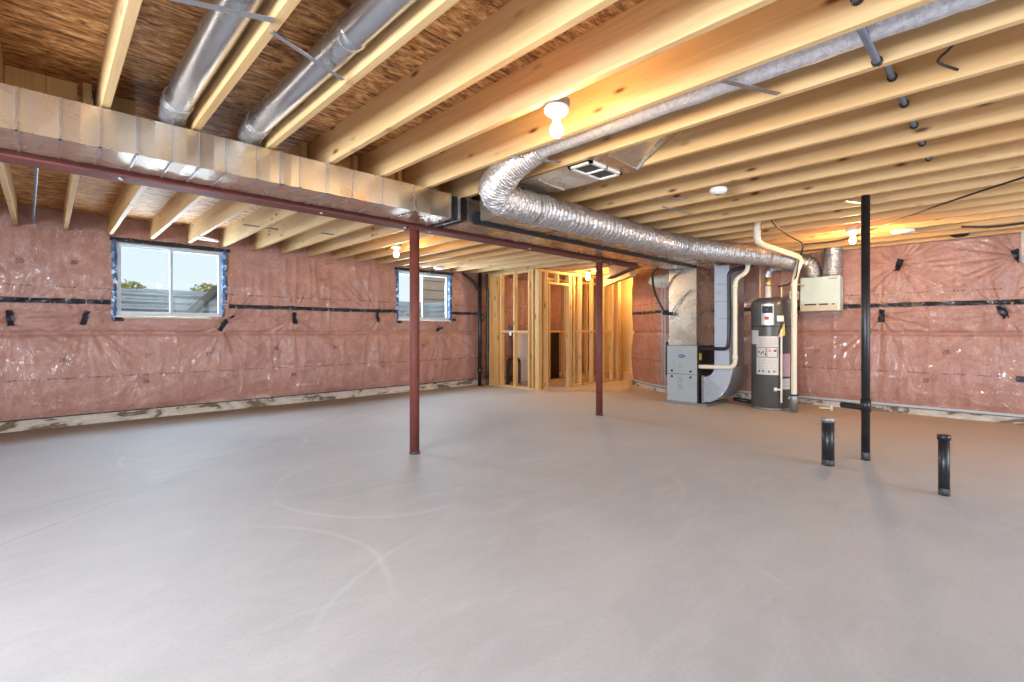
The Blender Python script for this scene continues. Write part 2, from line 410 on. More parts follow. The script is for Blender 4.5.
class Sheet:
    def __init__(s, path, z0, z1, tags, seed, flip=1):
        s.path = [Vector((*p, 0)) for p in path]; s.z0, s.z1, s.tags, s.seed, s.flip = z0, z1, tags, seed, flip
        s.cum = [0]
        for a, b_ in zip(s.path, s.path[1:]): s.cum.append(s.cum[-1]+(b_-a).length)
        s.L = s.cum[-1]
    def at(s, q):
        q = max(0, min(s.L, q))
        for i in range(len(s.cum)-1):
            if q <= s.cum[i+1]+1e-9:
                t = (q-s.cum[i])/(s.cum[i+1]-s.cum[i]); return s.path[i].lerp(s.path[i+1], t), (s.path[i+1]-s.path[i]).normalized()
    def pt(s, q, z, off=0.0, tagcoord=None):
        p, t = s.at(q); t = (s.at(q+.12)[0]-s.at(q-.12)[0]).normalized()
        n = Vector((-t.y, t.x, 0))*s.flip; tq = q if tagcoord is None else tagcoord(q)
        e = min(1, (z-s.z0)/.08) if z-s.z0 < .08 else 1
        return p+Vector((0, 0, z))+n*(disp(tq, z, s.tags, s.seed, s.z1)*e+off)
    def grid(s, name, mat, step, holes=(), parent=None, **kw):
        nq = int(s.L/step); nz = int((s.z1-s.z0)/step); vs = []; fs = []
        for i in range(nq+1):
            for j in range(nz+1): vs.append(s.pt(s.L*i/nq, s.z0+(s.z1-s.z0)*j/nz))
        for i in range(nq):
            for j in range(nz):
                q = s.L*(i+.5)/nq; z = s.z0+(s.z1-s.z0)*(j+.5)/nz
                if any(a < q < b_ and c < z < d for a, b_, c, d in holes): continue
                a = i*(nz+1)+j; fs.append((a, a+1, a+nz+2, a+nz+1))
        return MB().add(vs, fs, True).build(name, mat, parent, origin=(0, 0, 0) if parent is None else None, **kw)
    def strip(s, name, mat, q0, q1, z, w, step=.05, off=.014, parent=None, wob=.012, **kw):
        n = max(2, int((q1-q0)/step)); vs = []; fs = []
        for i in range(n+1):
            q = q0+(q1-q0)*i/n; zz = z+wob*noise.noise(Vector((q*1.2, z, 3))); ww = w*(1+.22*noise.noise(Vector((q*6, z, 1))))
            vs += [s.pt(q, zz-ww/2, off), s.pt(q, zz, off+.004), s.pt(q, zz+ww/2, off), s.pt(q, zz+ww/2, off-.01), s.pt(q, zz-ww/2, off-.01)]
        for i in range(n):
            for k in range(5): k2 = (k+1) % 5; fs.append((i*5+k, i*5+k2, i*5+5+k2, i*5+5+k))
        fs += [(0, 1, 2, 3, 4), tuple(n*5+k for k in (4, 3, 2, 1, 0))]
        return MB().add(vs, fs).build(name, mat, parent, **kw)
    def patch(s, q, z, w, h, ang, off=.012):
        mb = MB(); vs = []; nx, nz = 3, 6; ca, sa = math.cos(ang), math.sin(ang)
        for layer in (0, -.012):
            for i in range(nx+1):
                for j in range(nz+1):
                    a = (i/nx-.5)*w*(1+.35*noise.noise(Vector((j*.7, q*3, z)))); c = (j/nz-.5)*h*(1+.15*noise.noise(Vector((i*.9, z*3, q))))
                    vs.append(s.pt(q+a*ca-c*sa, z+a*sa+c*ca, off+layer+(.006 if 0 < i < nx else 0)))
        N = (nx+1)*(nz+1); g = lambda i, j: i*(nz+1)+j; fs = []
        for i in range(nx):
            for j in range(nz):
                fs.append((g(i, j), g(i, j+1), g(i+1, j+1), g(i+1, j))); fs.append(tuple(N+k for k in (g(i, j), g(i+1, j), g(i+1, j+1), g(i, j+1))))
        bd = [g(i, 0) for i in range(nx+1)]+[g(nx, j) for j in range(1, nz+1)]+[g(i, nz) for i in range(nx-1, -1, -1)]+[g(0, j) for j in range(nz-1, 0, -1)]
        for k in range(len(bd)): a, c = bd[k], bd[(k+1) % len(bd)]; fs.append((a, c, N+c, N+a))
        return mb.add(vs, fs)

# left wall: path runs along +x at y = YL, inward normal is -y  (q = x + 3.2)
SL = Sheet([(X0, YL), (XE, YL)], .11, HJ-.02, [(a+3.2, c) for a, c in TAGL], 1.7, -1)
holes = [(a+3.2+.0, b_+3.2, c, d) for a, b_, c, d in WIN]
wl = MB()
xs = [X0-.3, WIN[0][0], WIN[0][1], WIN[1][0], WIN[1][1], XE+.3]
for i in range(5):
    if i % 2 == 0: wl.box(xs[i], xs[i+1], YL+.10, YL+.13, 0, HS)
    else:
        w = WIN[(i-1)//2]; wl.box(xs[i], xs[i+1], YL+.10, YL+.13, 0, w[2]); wl.box(xs[i], xs[i+1], YL+.10, YL+.13, w[3], HS)
wall_l = wl.build('wall_left', 'footing', kind='structure', origin=(0, 0, 0))
SL.grid('insulation', 'pink_left', .020, holes, parent=wall_l)
MB().box(X0, XE, YL-.005, YL+.10, 0, .125).build('baseboard_left', 'footing', kind='structure', origin=(0, 0, 0))
mb = MB(); mb.box(X0, XE, YL+.04, YL+.10, HJ-.02, HS)
rim = mb.build('rim_insulation', 'pink', wall_l)
# window reveals
for w in WIN:
    r_ = MB(); t_ = .02
    r_.box(w[0]-t_, w[0], YL-.005, YL+.13, w[2]-t_, w[3]+t_); r_.box(w[1], w[1]+t_, YL-.005, YL+.13, w[2]-t_, w[3]+t_)
    r_.box(w[0], w[1], YL-.005, YL+.13, w[2]-t_, w[2]); r_.box(w[0], w[1], YL-.005, YL+.13, w[3], w[3]+t_)
    r_.build('window_reveal', 'vinyl', wall_l)
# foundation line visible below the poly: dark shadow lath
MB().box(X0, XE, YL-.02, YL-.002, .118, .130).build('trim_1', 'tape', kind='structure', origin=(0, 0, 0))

# right wall path (q from y = Y0): inward normal is -x ... ends with the angled return to the corridor
RP = [(XR, Y0), (XR, 3.6), (8.32, 4.0), (8.16, 4.35), (8.20, 4.55), (8.78, 5.40), (9.0, 5.55), (XE, 5.62)]
SR = Sheet(RP, .115, HJ-.02, [(a+3.0, c) for a, c in TAGR], 5.3, 1)
wr = MB().box(XR+.18, XR+.35, Y0-.3, 4.0, 0, HS); wr.prism([(8.5, 4.0), (8.36, 4.55), (8.9, 5.30), (9.06, 5.42), (XE+.3, 5.50), (XE+.3, 5.2), (9.2, 5.1), (8.75, 4.0)], 0, HS, 'z')
wall_r = wr.build('wall_right', 'footing', kind='structure', origin=(0, 0, 0))
SR.grid('insulation', 'pink_right', .017, parent=wall_r)
def pathband(path, z0, z1, inn, out):
    mb = MB(); P = [Vector((*p, 0)) for p in path]; vs = []
    for i, p in enumerate(P):
        t = (P[min(i+1, len(P)-1)]-P[max(0, i-1)]).normalized(); n = Vector((-t.y, t.x, 0))
        vs += [p+n*inn+Vector((0, 0, z0)), p+n*inn+Vector((0, 0, z1)), p-n*out+Vector((0, 0, z1)), p-n*out+Vector((0, 0, z0))]
    fs = [(0, 1, 2, 3)]
    for i in range(len(P)-1):
        for k in range(4): k2 = (k+1) % 4; fs.append((i*4+k, i*4+k2, i*4+4+k2, i*4+4+k))
    m = len(P)*4-4; fs.append((m+3, m+2, m+1, m)); return mb.add(vs, fs)
pathband(RP, 0, .085, .03, .15).build('baseboard_right', 'footing', kind='structure', origin=(0, 0, 0))
pathband(RP, .085, .118, .03, .15).build('trim_2', 'vinyl', kind='structure', origin=(0, 0, 0))
pathband(RP, .080, .092, .045, .0).build('trim_3', 'bluegrey', kind='structure', origin=(0, 0, 0))
pathband(RP, HJ-.03, HS, -.05, .15).build('rim_insulation', 'pink', wall_r)

# near walls behind the camera, with unseen openings added to light the room
def wall_with_openings(name, axis, pos, lo, hi, ops):
    mb = MB(); c = lo
    def bx(a, b_, z0, z1):
        if b_-a < 1e-4: return
        if axis == 'x': mb.box(a, b_, pos-.25, pos, z0, z1)
        else: mb.box(pos-.25, pos, a, b_, z0, z1)
    for a, b_, z0, z1 in ops:
        bx(c, a, 0, HS); bx(a, b_, 0, z0); bx(a, b_, z1, HS); c = b_
    bx(c, hi, 0, HS); return mb.build(name, 'pink', kind='structure', origin=(0, 0, 0))
OPB = [(-1.2, .9, .9, 2.15), (3.0, 6.6, .05, 2.15)]
OPL = [(-.9, 3.1, .75, 2.05)]
wall_with_openings('wall_back', 'x', Y0, X0, XR, OPB)
wall_with_openings('wall_near', 'y', X0, Y0-.3, 8.0, OPL)
MB().box(XE, XE+.2, 5.6, 8.0, 0, HS).build('wall_end', 'drywall', kind='structure', origin=(0, 0, 0))
n_ = 3
for (a, b_, z0, z1), ax in [(OPB[0], 'x'), (OPB[1], 'x'), (OPL[0], 'y')]:
    mb = MB(); f = .06; mid = (a+b_)/2
    for (p, q, u, v) in ((a, b_, z0, z0+f), (a, b_, z1-f, z1), (a, a+f, z0+f, z1-f), (b_-f, b_, z0+f, z1-f), (mid-.03, mid+.03, z0+f, z1-f)):
        if ax == 'x': mb.box(p, q, Y0-.16, Y0-.08, u, v)
        else: mb.box(X0-.16, X0-.08, p, q, u, v)
    mb.build('window_%d' % n_, 'vinyl', kind='structure'); n_ += 1  # frames for the added, unseen openings

# ------------------------------------------------------------------ joists
JN0, JF0, SP = .2516, .1945, .4064
def joist_mesh(y0, y1): return MB().bbox(-.019, .019, y0, y1, HJ, HS, .002)
first = joist_mesh(Y0, YB+.11).build('floor_joist', 'pine', origin=(0, 0, 0))
near = []
for k in range(-5, 21):
    o = first if k == -5 else first.copy()
    if k != -5: col.objects.link(o)
    o.location.x = JN0+SP*k-.019
    near.append((k, o))
    if k < 0: lab = 'pine floor joist above the camera, outside the round ducts, %s from them' % ORD[-k-1]
    elif k == 0: lab = 'pine floor joist just left of both round galvanised ducts'
    elif k == 1: lab = 'pine floor joist running between the two round galvanised ducts'
    elif k == 2: lab = 'pine floor joist just right of the second round duct'
    elif k == 3: lab = 'wide smooth pine floor joist with bare subfloor on both sides'
    elif k == 4: lab = 'pine floor joist the bare white-based bulb hangs beside'
    elif k == 5: lab = 'pine floor joist with the grey foil sleeve running along it'
    elif k == 6: lab = 'pine floor joist at the near edge of the white return grille'
    elif k == 7: lab = 'pine floor joist at the far edge of the white return grille'
    else: lab = 'pine floor joist right of the beam, %s beyond the white return grille' % ORD[k-8]
    tag(o, lab, 'joist', 'pine floor joists between the camera and the steel beam')
firstf = joist_mesh(YB-.12, YL+.06).build('floor_joist', 'pine', origin=(0, 0, 0))
for k in range(-5, 24):
    o = firstf if k == -5 else firstf.copy()
    if k != -5: col.objects.link(o)
    o.location.x = JF0+SP*k-.019
    lab = ('pine floor joist beyond the steel beam, before the sliding window by %s' % ORD[-k-1]) if k < 0 else \
          'pine floor joist between red beam and window wall, %s from the frame edge' % ORD[k]
    tag(o, lab, 'joist', 'pine floor joists between the steel beam and the window wall')
# solid blocking between joists above the beam (left end)
bl = [(-.18, -.02, 3.66), (.0, .13, 3.66), (-.55, -.2, 3.66)]
for i, (a, b_, y) in enumerate([(-.150, .005, 3.70), (.008, .135, 3.70), (.262, .40, 3.74), (1.43, 1.80, 3.72), (1.84, 2.2, 3.72), (1.03, 1.20, 3.70)]):
    MB().bbox(a, b_, y, y+.038, HJ+.002, HS-.002, .002).build('blocking', 'stud', label=['left pine block above the silver duct, at the frame edge', 'short pine block touching the leftmost joist above the duct', 'dark stub of pine block right of the leftmost joist', 'pine block behind the fourth joist over the duct', 'pine block behind the fifth joist over the duct', 'pine block in the bay behind the third joist'][i], cat='blocking', group='wood blocks between the joists over the beam')

# ------------------------------------------------------------------ steel beam and posts
t = thing('steel_beam', (2.0, YB, 2.05), 'oxide-red steel I-beam carrying the joists across the room', 'beam')
bx0, bx1 = X0+.02, 6.25
MB().box(bx0, bx1, YB-.075, YB+.075, 2.05, 2.062).build('bottom_flange', 'red_steel', t)
MB().box(bx0, bx1, YB-.075, YB+.075, 2.286, 2.298).build('top_flange', 'red_steel', t)
MB().box(bx0, bx1, YB-.005, YB+.005, 2.062, 2.286).build('web', 'red_steel', t)
mb = MB()
for x in (.33, 1.55, 2.30, 2.56, 3.9, 5.24, 5.48):
    mb.lathe([(.014, 0), (.014, .012), (.008, .016)], (x, YB-.05, 2.034), 8)
mb.build('bolt', 'metalgrey', t)
t = thing('steel_beam', (6.7, 4.35, 2.05), 'short dark steel beam angled away from the long beam\'s far end', 'beam')
dv = Vector((1.0, 1.13, 0)).normalized(); nv = Vector((-dv.y, dv.x, 0)); c = Vector((6.74, 4.38, 0))
rm = Matrix((dv, nv, Vector((0, 0, 1)))).transposed()
MB().obox(c+Vector((0, 0, 2.058)), (1.55, .13, .014), rm).build('bottom_flange', 'red_steel', t)
MB().obox(c+Vector((0, 0, 2.17)), (1.55, .01, .22), rm).build('web', 'red_steel', t)
MB().obox(c+Vector((0, 0, 2.285)), (1.55, .13, .014), rm).build('top_flange', 'red_steel', t)
MB().obox(Vector((7.62, 5.03, 2.13)), (1.9, .09, .20), rm).build('header_beam', 'pine_x', label='yellow pine header beam angled above the corridor opening', cat='header')
def post(x, y, lab):
    t = thing('steel_post', (x, y, 0), lab, 'post', 'oxide-red posts under the beam')
    MB().lathe([(.0445, .008), (.0445, 2.038)], (x, y, 0), 28).build('shaft', 'red_steel', t)
    MB().bbox(x-.075, x+.075, y-.06, y+.06, 2.038, 2.05, .002).build('cap_plate', 'red_steel', t)
    MB().lathe([(.052, .0), (.050, .010), (.046, .02)], (x, y, 0), 24).build('grout_ring', 'dusty_abs', t)
post(2.43, YB, 'round oxide-red steel post nearest the camera')
post(5.295, YB, 'round oxide-red steel post farther back, beside the stud framing')

# ------------------------------------------------------------------ ducts
t = thing('supply_duct', (1.0, 3.42, 2.08), 'long rectangular galvanised trunk duct alongside the red beam', 'duct')
D0, D1, DZ0, DZ1 = 3.29, 3.655, 2.078, 2.284
mb = MB(); seams = [-.096, .056, .208, .361, .519, .655, .789, .962, 1.107, 1.225, 1.411, 1.595, 1.834, 2.116]
xs_ = [X0+.05]+[-.096-.155*i for i in range(18, 0, -1)]+seams+[2.47]
for a, b_ in zip(xs_, xs_[1:]):
    if b_ <= a: continue
    m = (a+b_)/2; q = .0035
    # each panel very slightly crowned
    vs = []; 
    for x in (a, m, b_):
        o = q if x == m else 0
        vs += [(x, D0-o, DZ0-o), (x, D0-o, DZ1), (x, D1+o, DZ1), (x, D1+o, DZ0-o)]
    fs = []
    for i in range(2):
        for k in range(4): k2 = (k+1) % 4; fs.append((i*4+k, i*4+k2, i*4+4+k2, i*4+4+k))
    mb.add(vs, fs)
mb.build('duct_body', 'galv', t)
for x in seams+[2.47]:
    wd = .010 if x not in (1.107, 1.411) else .022
    mb = MB(); h = .006
    for (y0, y1, z0, z1) in ((D0-h, D0, DZ0-h, DZ1), (D0-h, D1+h, DZ0-h, DZ0), (D1, D1+h, DZ0-h, DZ1)): mb.box(x-wd/2, x+wd/2, y0, y1, z0, z1)
    mb.build('duct_seam', 'galv_flat', t)
# continuing duct after the collar
mb = MB().box(2.66, 7.02, D0, D1, DZ0, DZ1); mb.build('duct_body', 'galv', t)
mb = MB().box(2.475, 2.655, D0+.012, D1-.012, DZ0+.012, DZ1-.01); mb.build('black_section', 'blackboard', t, label='black section between duct lengths')  # plain black block between the two duct bodies
mb = MB().box(2.55, 2.575, D0-.004, D1+.004, DZ0-.004, DZ1); mb.build('collar_band', 'galv_flat', t)
for x in (3.6, 4.75, 5.9, 6.5):
    MB().box(x-.012, x+.012, D0-.005, D1+.005, DZ0-.006, DZ0).build('duct_seam', 'galv_flat', t)

t = thing('return_duct', (5.0, 3.06, 2.08), 'second rectangular galvanised duct behind the foil flex duct', 'duct')
E0, E1 = 2.93, 3.17
mb = MB().box(2.70, 7.74, E0, E1, 2.08, 2.284); mb.build('duct_body', 'galv', t)
for x in (2.72, 3.3, 3.9, 4.5, 5.1, 5.7, 6.3, 6.9):
    mb = MB()
    for (y0, y1, z0, z1) in ((E0-.006, E0, 2.074, 2.284), (E0-.006, E1+.004, 2.074, 2.08)): mb.box(x-.01, x+.01, y0, y1, z0, z1)
    mb.build('duct_seam', 'galv_flat', t)
# strips of metal (hangers) under the ducts
for i, (a, c) in enumerate([((3.55, 2.90), (3.55, 3.26)), ((4.35, 2.90), (4.35, 3.26)), ((6.0, 2.9), (6.0, 3.3))]):
    MB().obox(((a[0]), (a[1]+c[1])/2, 2.068), (.025, c[1]-a[1], .002), Matrix.Rotation(R(0), 3, 'Z')).build('hanger_strap', 'galv_flat', label='thin metal strap under the return duct, ' + ('nearest the flex bend', 'midway along it', 'nearest the furnace')[i], cat='strap', group='straps under the return duct')

# black tube filling the gap between ducts, in place of its shade
MB().tube([(2.70, 3.229, 2.105), (6.9, 3.229, 2.105)], .0585, 12).build('gap_shade_tube', 'black_abs', label='black tube standing for the dark shade in the gap between the ducts', cat='pipe')

# round ducts in the bays
def round_duct(x, z, r, lab, strap):
    t = thing('round_duct', (x, 1.0, z), lab, 'duct', 'round galvanised ducts between the joists')
    MB().tube([(x, Y0+.1, z), (x, 3.20, z)], r, 32).build('pipe', 'galv_flat', t)
    for y in ((1.93, .3) if x > .7 else (1.70,)):
        MB().tube([(x, y-.03, z), (x, y-.02, z), (x, y+.02, z), (x, y+.03, z)], lambda q: r+.004 if .2 < q < .8 else r+.0005, 32, False).build('bead', 'galv_flat', t)
    mb = MB(); mb.tube(smoothpath([(x, 3.15, z), (x, 3.22, z-.002), (x, 3.30, z-.012), (x, 3.37, z-.035)], 5), lambda q: (r+.006)*(1-.1*q), 18, True, .16)
    mb.build('foil_collar', 'foil', t, label='crumpled foil collar')
round_duct(.528, 2.385, .068, 'round galvanised duct in the bay beside the leftmost joist', None)
round_duct(.935, 2.385, .068, 'round galvanised duct in the second bay, with a strap beneath', None)
def strap(a, c, z, lab, w=.028, up=.04, grp='metal straps across the joist undersides'):
    a = Vector((*a, z)); c = Vector((*c, z)); d = (c-a); L = d.length; ang = math.atan2(d.y, d.x)
    rm = Matrix.Rotation(ang, 3, 'Z'); mb = MB(); mb.obox((a+c)/2, (L, w, .003), rm)
    mb.obox(a+Vector((0, 0, .001))+rm@Vector((0, 0, 0)), (.002, w, .006), rm)
    mb.obox(c+Vector((0, 0, .001)), (.002, w, .006), rm)
    return mb.build('hanger_strap', 'galv_flat', label=lab, cat='strap', group=grp)
strap((.22, 2.09), (.62, 1.93), 2.293, 'metal strap under the first round duct', .032)
strap((.64, 2.01), (1.00, 2.16), 2.293, 'twisted metal strap under the second round duct', .022)
strap((2.25, 2.33), (2.58, 2.17), 2.296, 'metal strap beneath the flex duct just before its bend')
strap((2.28, .935), (2.61, .79), 2.296, 'metal strap under the grey foil sleeve, right of the bulb')
strap((4.20, 2.27), (4.67, 2.21), 2.296, 'short grey strap near the round smoke alarm, above it')
strap((3.85, 2.16), (4.1, 1.99), 2.296, 'short grey strap left of the round smoke alarm')
strap((5.2, 1.02), (5.5, .88), 2.296, 'small strap beside the black vent pipe top')

# ------------------------------------------------------------------ flex ducts
t = thing('flex_duct', (4.0, 2.6, 2.0), 'large crinkled silver flex duct sweeping toward the furnace', 'duct')
path = smoothpath([(2.42, -2.6, 2.375), (2.42, -1.0, 2.375), (2.42, .6, 2.375), (2.42, 2.05, 2.372), (2.43, 2.28, 2.365)], 30)
MB().tube(path, lambda q: (.073+.015*max(0, q-.93)/.07)+.003*noise.noise(Vector((q*60, 0, 0))), 16, True, .05).build('sleeve', 'greyfoil', t, label='grey foil sleeve lying in the joist bay')
ctl = [(2.43, 2.22, 2.365), (2.39, 2.45, 2.29), (2.42, 2.66, 2.18), (2.68, 2.745, 2.14), (3.2, 2.745, 2.14), (4.0, 2.735, 2.13), (4.8, 2.735, 2.125), (5.5, 2.70, 2.13), (6.1, 2.55, 2.13), (6.7, 2.36, 2.13), (7.2, 2.19, 2.12), (7.55, 2.08, 2.08)]
path = smoothpath(ctl, 64)
def flexr(q):
    n = 140; w = abs(math.sin(q*math.pi*n))
    return (.086+.047*min(1, q/.17))*(1-.11*w+.05*noise.noise(Vector((q*70, 1.5, 0))))
MB().tube(path, flexr, 36, True, .09).build('flex_body', 'foil', t)
for q in (.32, .63, .86):
    i = int(q*(len(path)-1)); a, c = path[i], path[i+1]; d = (c-a).normalized()
    MB().tube([a-d*.02, a+d*.02], .127, 24, False).build('tape_band', 'galv_flat', t)

# panned return bay and grille
t = thing('return_panning', (2.88, 2.3, 2.29), 'sheet-metal panning closing one joist bay behind the grille', 'duct')
MB().box(2.665, 3.10, 2.19, 2.86, 2.290, 2.294).build('sheet', 'galv', t)
MB().box(2.665, 3.10, 1.86, 1.99, 2.290, 2.294).build('sheet', 'galv', t)
MB().add([(2.695, 1.86, 2.293), (3.055, 1.86, 2.293), (3.055, 1.45, 2.50), (2.695, 1.45, 2.50), (2.695, 1.86, 2.297), (3.055, 1.86, 2.297), (3.055, 1.45, 2.504), (2.695, 1.45, 2.504)], [(0, 1, 2, 3), (7, 6, 5, 4), (0, 4, 5, 1), (2, 6, 7, 3), (1, 5, 6, 2), (0, 3, 7, 4)]).build('end_dam', 'galv', t)
MB().tube(smoothpath([(2.70, 2.50, 2.287), (2.85, 2.53, 2.283), (3.08, 2.55, 2.286)], 6), .008, 8, True, .4).build('foil_tape', 'foil', t)
MB().tube(smoothpath([(2.99, 1.62, 2.41), (3.03, 1.75, 2.35), (3.07, 1.86, 2.29)], 5), .012, 8, True, .5).build('foil_tape', 'foil', t)
MB().box(2.665, 3.10, 2.85, 2.865, 2.17, 2.292).build('end_lip', 'galv', t)
t = thing('return_grille', (2.88, 2.09, 2.28), 'white return-air grille with two dark square openings', 'vent')
mb = MB(); a0, a1, c0, c1 = 2.69, 3.075, 1.99, 2.19
for q in ((a0, a1, c0, c0+.022), (a0, a1, c1-.022, c1), (a0, a0+.028, c0, c1), (a1-.028, a1, c0, c1), ((a0+a1)/2-.009, (a0+a1)/2+.009, c0, c1)): mb.box(*q, 2.278, 2.290)
mb.build('grille_frame', 'white', t)
mb = MB().box(a0+.01, a1-.01, c0+.01, c1-.01, 2.288, 2.294); mb.build('filter_mesh', 'darkhole', t)

# ------------------------------------------------------------------ bulbs
def bulb(x, y, lab, bm='bulb'):
    t = thing('bulb_fixture', (x, y, 2.22), lab, 'lamp', 'bare bulbs in porcelain holders')
    MB().lathe([(.0, .0), (.022, .0), (.024, .022), (.052, .030), (.066, .044), (.066, .060), (.058, .068), (.0, .068)], (x, y, 2.230), 28).build('lamp_holder', 'white', t)
    MB().lathe([(.0, -.086), (.014, -.083), (.028, -.071), (.034, -.052), (.031, -.033), (.021, -.015), (.015, -.003), (.015, .0)], (x, y, 2.222), 20).build('bulb', bm, t)
    MB().box(x-.05, x+.05, y-.05, y+.05, 2.30, 2.34).build('junction_box', 'metalgrey', t)
for bx, by, lab in [(1.93, 1.65, 'lit bare bulb in white holder, large, near the round ducts'),
                    (3.48, 5.87, 'lit bare bulb beyond the beam, left of the nearer red post'),
                    (7.74, 5.80, 'lit bare bulb glowing beside the stud framing'),
                    (6.75, 1.25, 'lit bare bulb above the white ventilator, by the black pipe'),
                    (9.55, 5.80, 'lit bare bulb in the corridor, round the pink corner'),
                    (-1.6, 2.2, 'added unseen bare bulb behind the camera on the side of the beam')]:  # last bulb is out of view, added to brighten the room
    bulb(bx, by, lab, 'bulb_bright' if bx > 6 else 'bulb')
t = thing('smoke_alarm', (3.99, 1.66, 2.25), 'round white smoke alarm under the joists', 'alarm')
MB().lathe([(.0, .0), (.028, .002), (.036, .008), (.058, .014), (.066, .028), (.066, .05), (.0, .05)], (3.99, 1.66, 2.248), 32).build('housing', 'white', t)
MB().lathe([(.024, .0), (.024, .004)], (3.99, 1.66, 2.244), 20).build('sensor_cap', 'metalgrey', t)
t = thing('junction_cover', (7.20, .85, 2.26), 'flat round white cover under the joists by the right wall', 'cover')
MB().lathe([(.0, .0), (.10, .006), (.115, .02), (.115, .04), (.0, .04)], (7.20, .85, 2.258), 32).build('cover_plate', 'white', t)
MB().lathe([(.02, 0), (.02, .004)], (7.20, .85, 2.254), 12).build('screw', 'metalgrey', t)

# ------------------------------------------------------------------ floor pipes
t = thing('vent_stack', (5.115, .855, 0), 'tall black vent pipe rising from floor to joists with a tee', 'pipe')
MB().lathe([(.0325, 0), (.0325, 2.296)], (5.115, .855, 0), 24).build('stack', 'black_abs', t)
MB().lathe([(.0, .42), (.039, .42), (.039, .53), (.0, .53)], (5.115, .855, 0), 24).build('tee_hub', 'black_abs', t)
MB().tube([(5.10, .86, .455), (5.16, 1.04, .455)], .026, 18).build('tee_branch', 'black_abs', t)
MB().lathe([(.0345, .0), (.034, .07)], (5.115, .855, 0), 24).build('dusty_foot', 'dusty_abs', t)
def stub(x, y, r, h, lab, capm):
    t = thing('drain_stub', (x, y, 0), lab, 'pipe', 'black drain stubs in the floor')
    MB().lathe([(r, 0), (r, h-.03)], (x, y, 0), 24).build('pipe', 'black_abs', t)
    MB().lathe([(r+.001, 0), (r+.0015, .05)], (x, y, 0), 24).build('dusty_foot', 'dusty_abs', t)
    MB().lathe([(r+.006, h-.035), (r+.007, h-.004), (r+.003, h), (0, h)], (x, y, 0), 24).build('cap', capm, t)
stub(4.696, 1.042, .046, .395, 'wide black drain stub with grey cap beside the vent stack', 'metalgrey')
stub(4.405, .299, .031, .412, 'slim black drain stub, right of the vent stack', 'black_abs')
# drain line threaded through the joists
t = thing('drain_line', (3.4, .39, 2.36), 'black drain pipe threaded through the right-hand joists', 'pipe')
for k in range(4, 11):
    zz = 2.312 if k == 5 else 2.392
    a = JN0+SP*k-.0; MB().tube([(a+.002, .40, zz), (a+SP-.04, .40, zz)], .015, 14).build('pipe_run', 'bluegrey', t)
    MB().lathe([(.0, 0), (.021, 0), (.021, .02), (.0, .02)], (a+SP-.06, .40, zz), 16, 'x').build('coupling', 'black_abs', t)

# corner waste pipes by the stud framing
t = thing('waste_stack', (6.39, 7.55, 0), 'black waste pipe with angled branch in the far left corner', 'pipe')
MB().lathe([(.040, 0), (.040, 2.30)], (6.39, 7.52, 0), 18).build('stack', 'black_abs', t)
MB().tube([(6.39, 7.52, 1.92), (6.22, 7.52, 2.12), (5.95, 7.52, 2.27)], .034, 14).build('branch', 'black_abs', t)
MB().lathe([(.048, 0.25), (.048, .38)], (6.39, 7.52, 0), 18).build('cleanout', 'black_abs', t)
MB().tube([(6.42, 7.50, 1.30), (6.47, 7.44, 1.44)], .02, 10).build('stub', 'black_abs', t)
t = thing('waste_stack', (6.66, 7.55, 0), 'slimmer black waste pipe beside the stud wall end', 'pipe')
MB().tube(bent([(6.58, 7.50, 0), (6.58, 7.50, 1.95), (6.545, 7.50, 2.05), (6.545, 7.50, 2.30)], .05), .034, 16).build('stack', 'black_abs', t)
MB().lathe([(.042, .15), (.042, .28)], (6.58, 7.50, 0), 18).build('coupling', 'black_abs', t)

# ------------------------------------------------------------------ sheathing tape on the poly
SL.strip('seam_tape', 'tape', 0.3, .58+3.2, 1.472, .060, parent=None, label='black tape seam on the pink wall left of the sliding window', cat='tape', group='black tape seams')
SL.strip('seam_tape', 'tape', 1.86+3.2, 4.55+3.2, 1.472, .056, label='black tape seam between the two windows', cat='tape', group='black tape seams')
SL.strip('seam_tape', 'tape', 5.80+3.2, 6.62+3.2, 1.475, .05, label='black tape seam between the far window and stud wall', cat='tape', group='black tape seams')
SR.strip('seam_tape', 'tape', .2, 4.75, 1.475, .060, label='black tape seam along the right wall beside the ventilator', cat='tape', group='black tape seams')
SR.strip('seam_tape', 'tape', 4.95, SR.L-1.6, 1.475, .055, label='black tape seam behind the furnace on the angled wall', cat='tape', group='black tape seams')
tl = ['at the frame edge under the left seam tape', 'between the frame edge and the near window', 'under the near window\'s right corner, slanted', 'on the bare wall right of the near window', 'just left of the far window, below the seam', 'below the far window, lying nearly flat']
for i, ((x, z), lab) in enumerate(zip(TAGL, tl)):
    SL.patch(x+3.2, z, .058, .18 if i != 5 else .14, (R(4), R(-14), R(-28), R(6), R(8), R(-65))[i]).build('tape_patch', 'tape', label='short black tape patch '+lab, cat='tape patch', group='black tape patches')
tr = ['high on the right wall, tilted, beside the vent stack', 'under the right-wall seam, near the vent stack', 'slanted under the seam near the right frame edge', 'high on the right wall at the frame edge']
for i, ((y, z), lab) in enumerate(zip(TAGR[:4], tr)):
    SR.patch(y+3.0, z, .068, .17, (R(18), R(3), R(-20), R(-22))[i]).build('tape_patch', 'tape', label='short black tape patch '+lab, cat='tape patch', group='black tape patches')
SR.patch(2.86, .545, .13, .075, 0, .02).build('tape_patch', 'tape', label='black taped outlet patch low at the right frame edge', cat='tape patch', group='black tape patches')
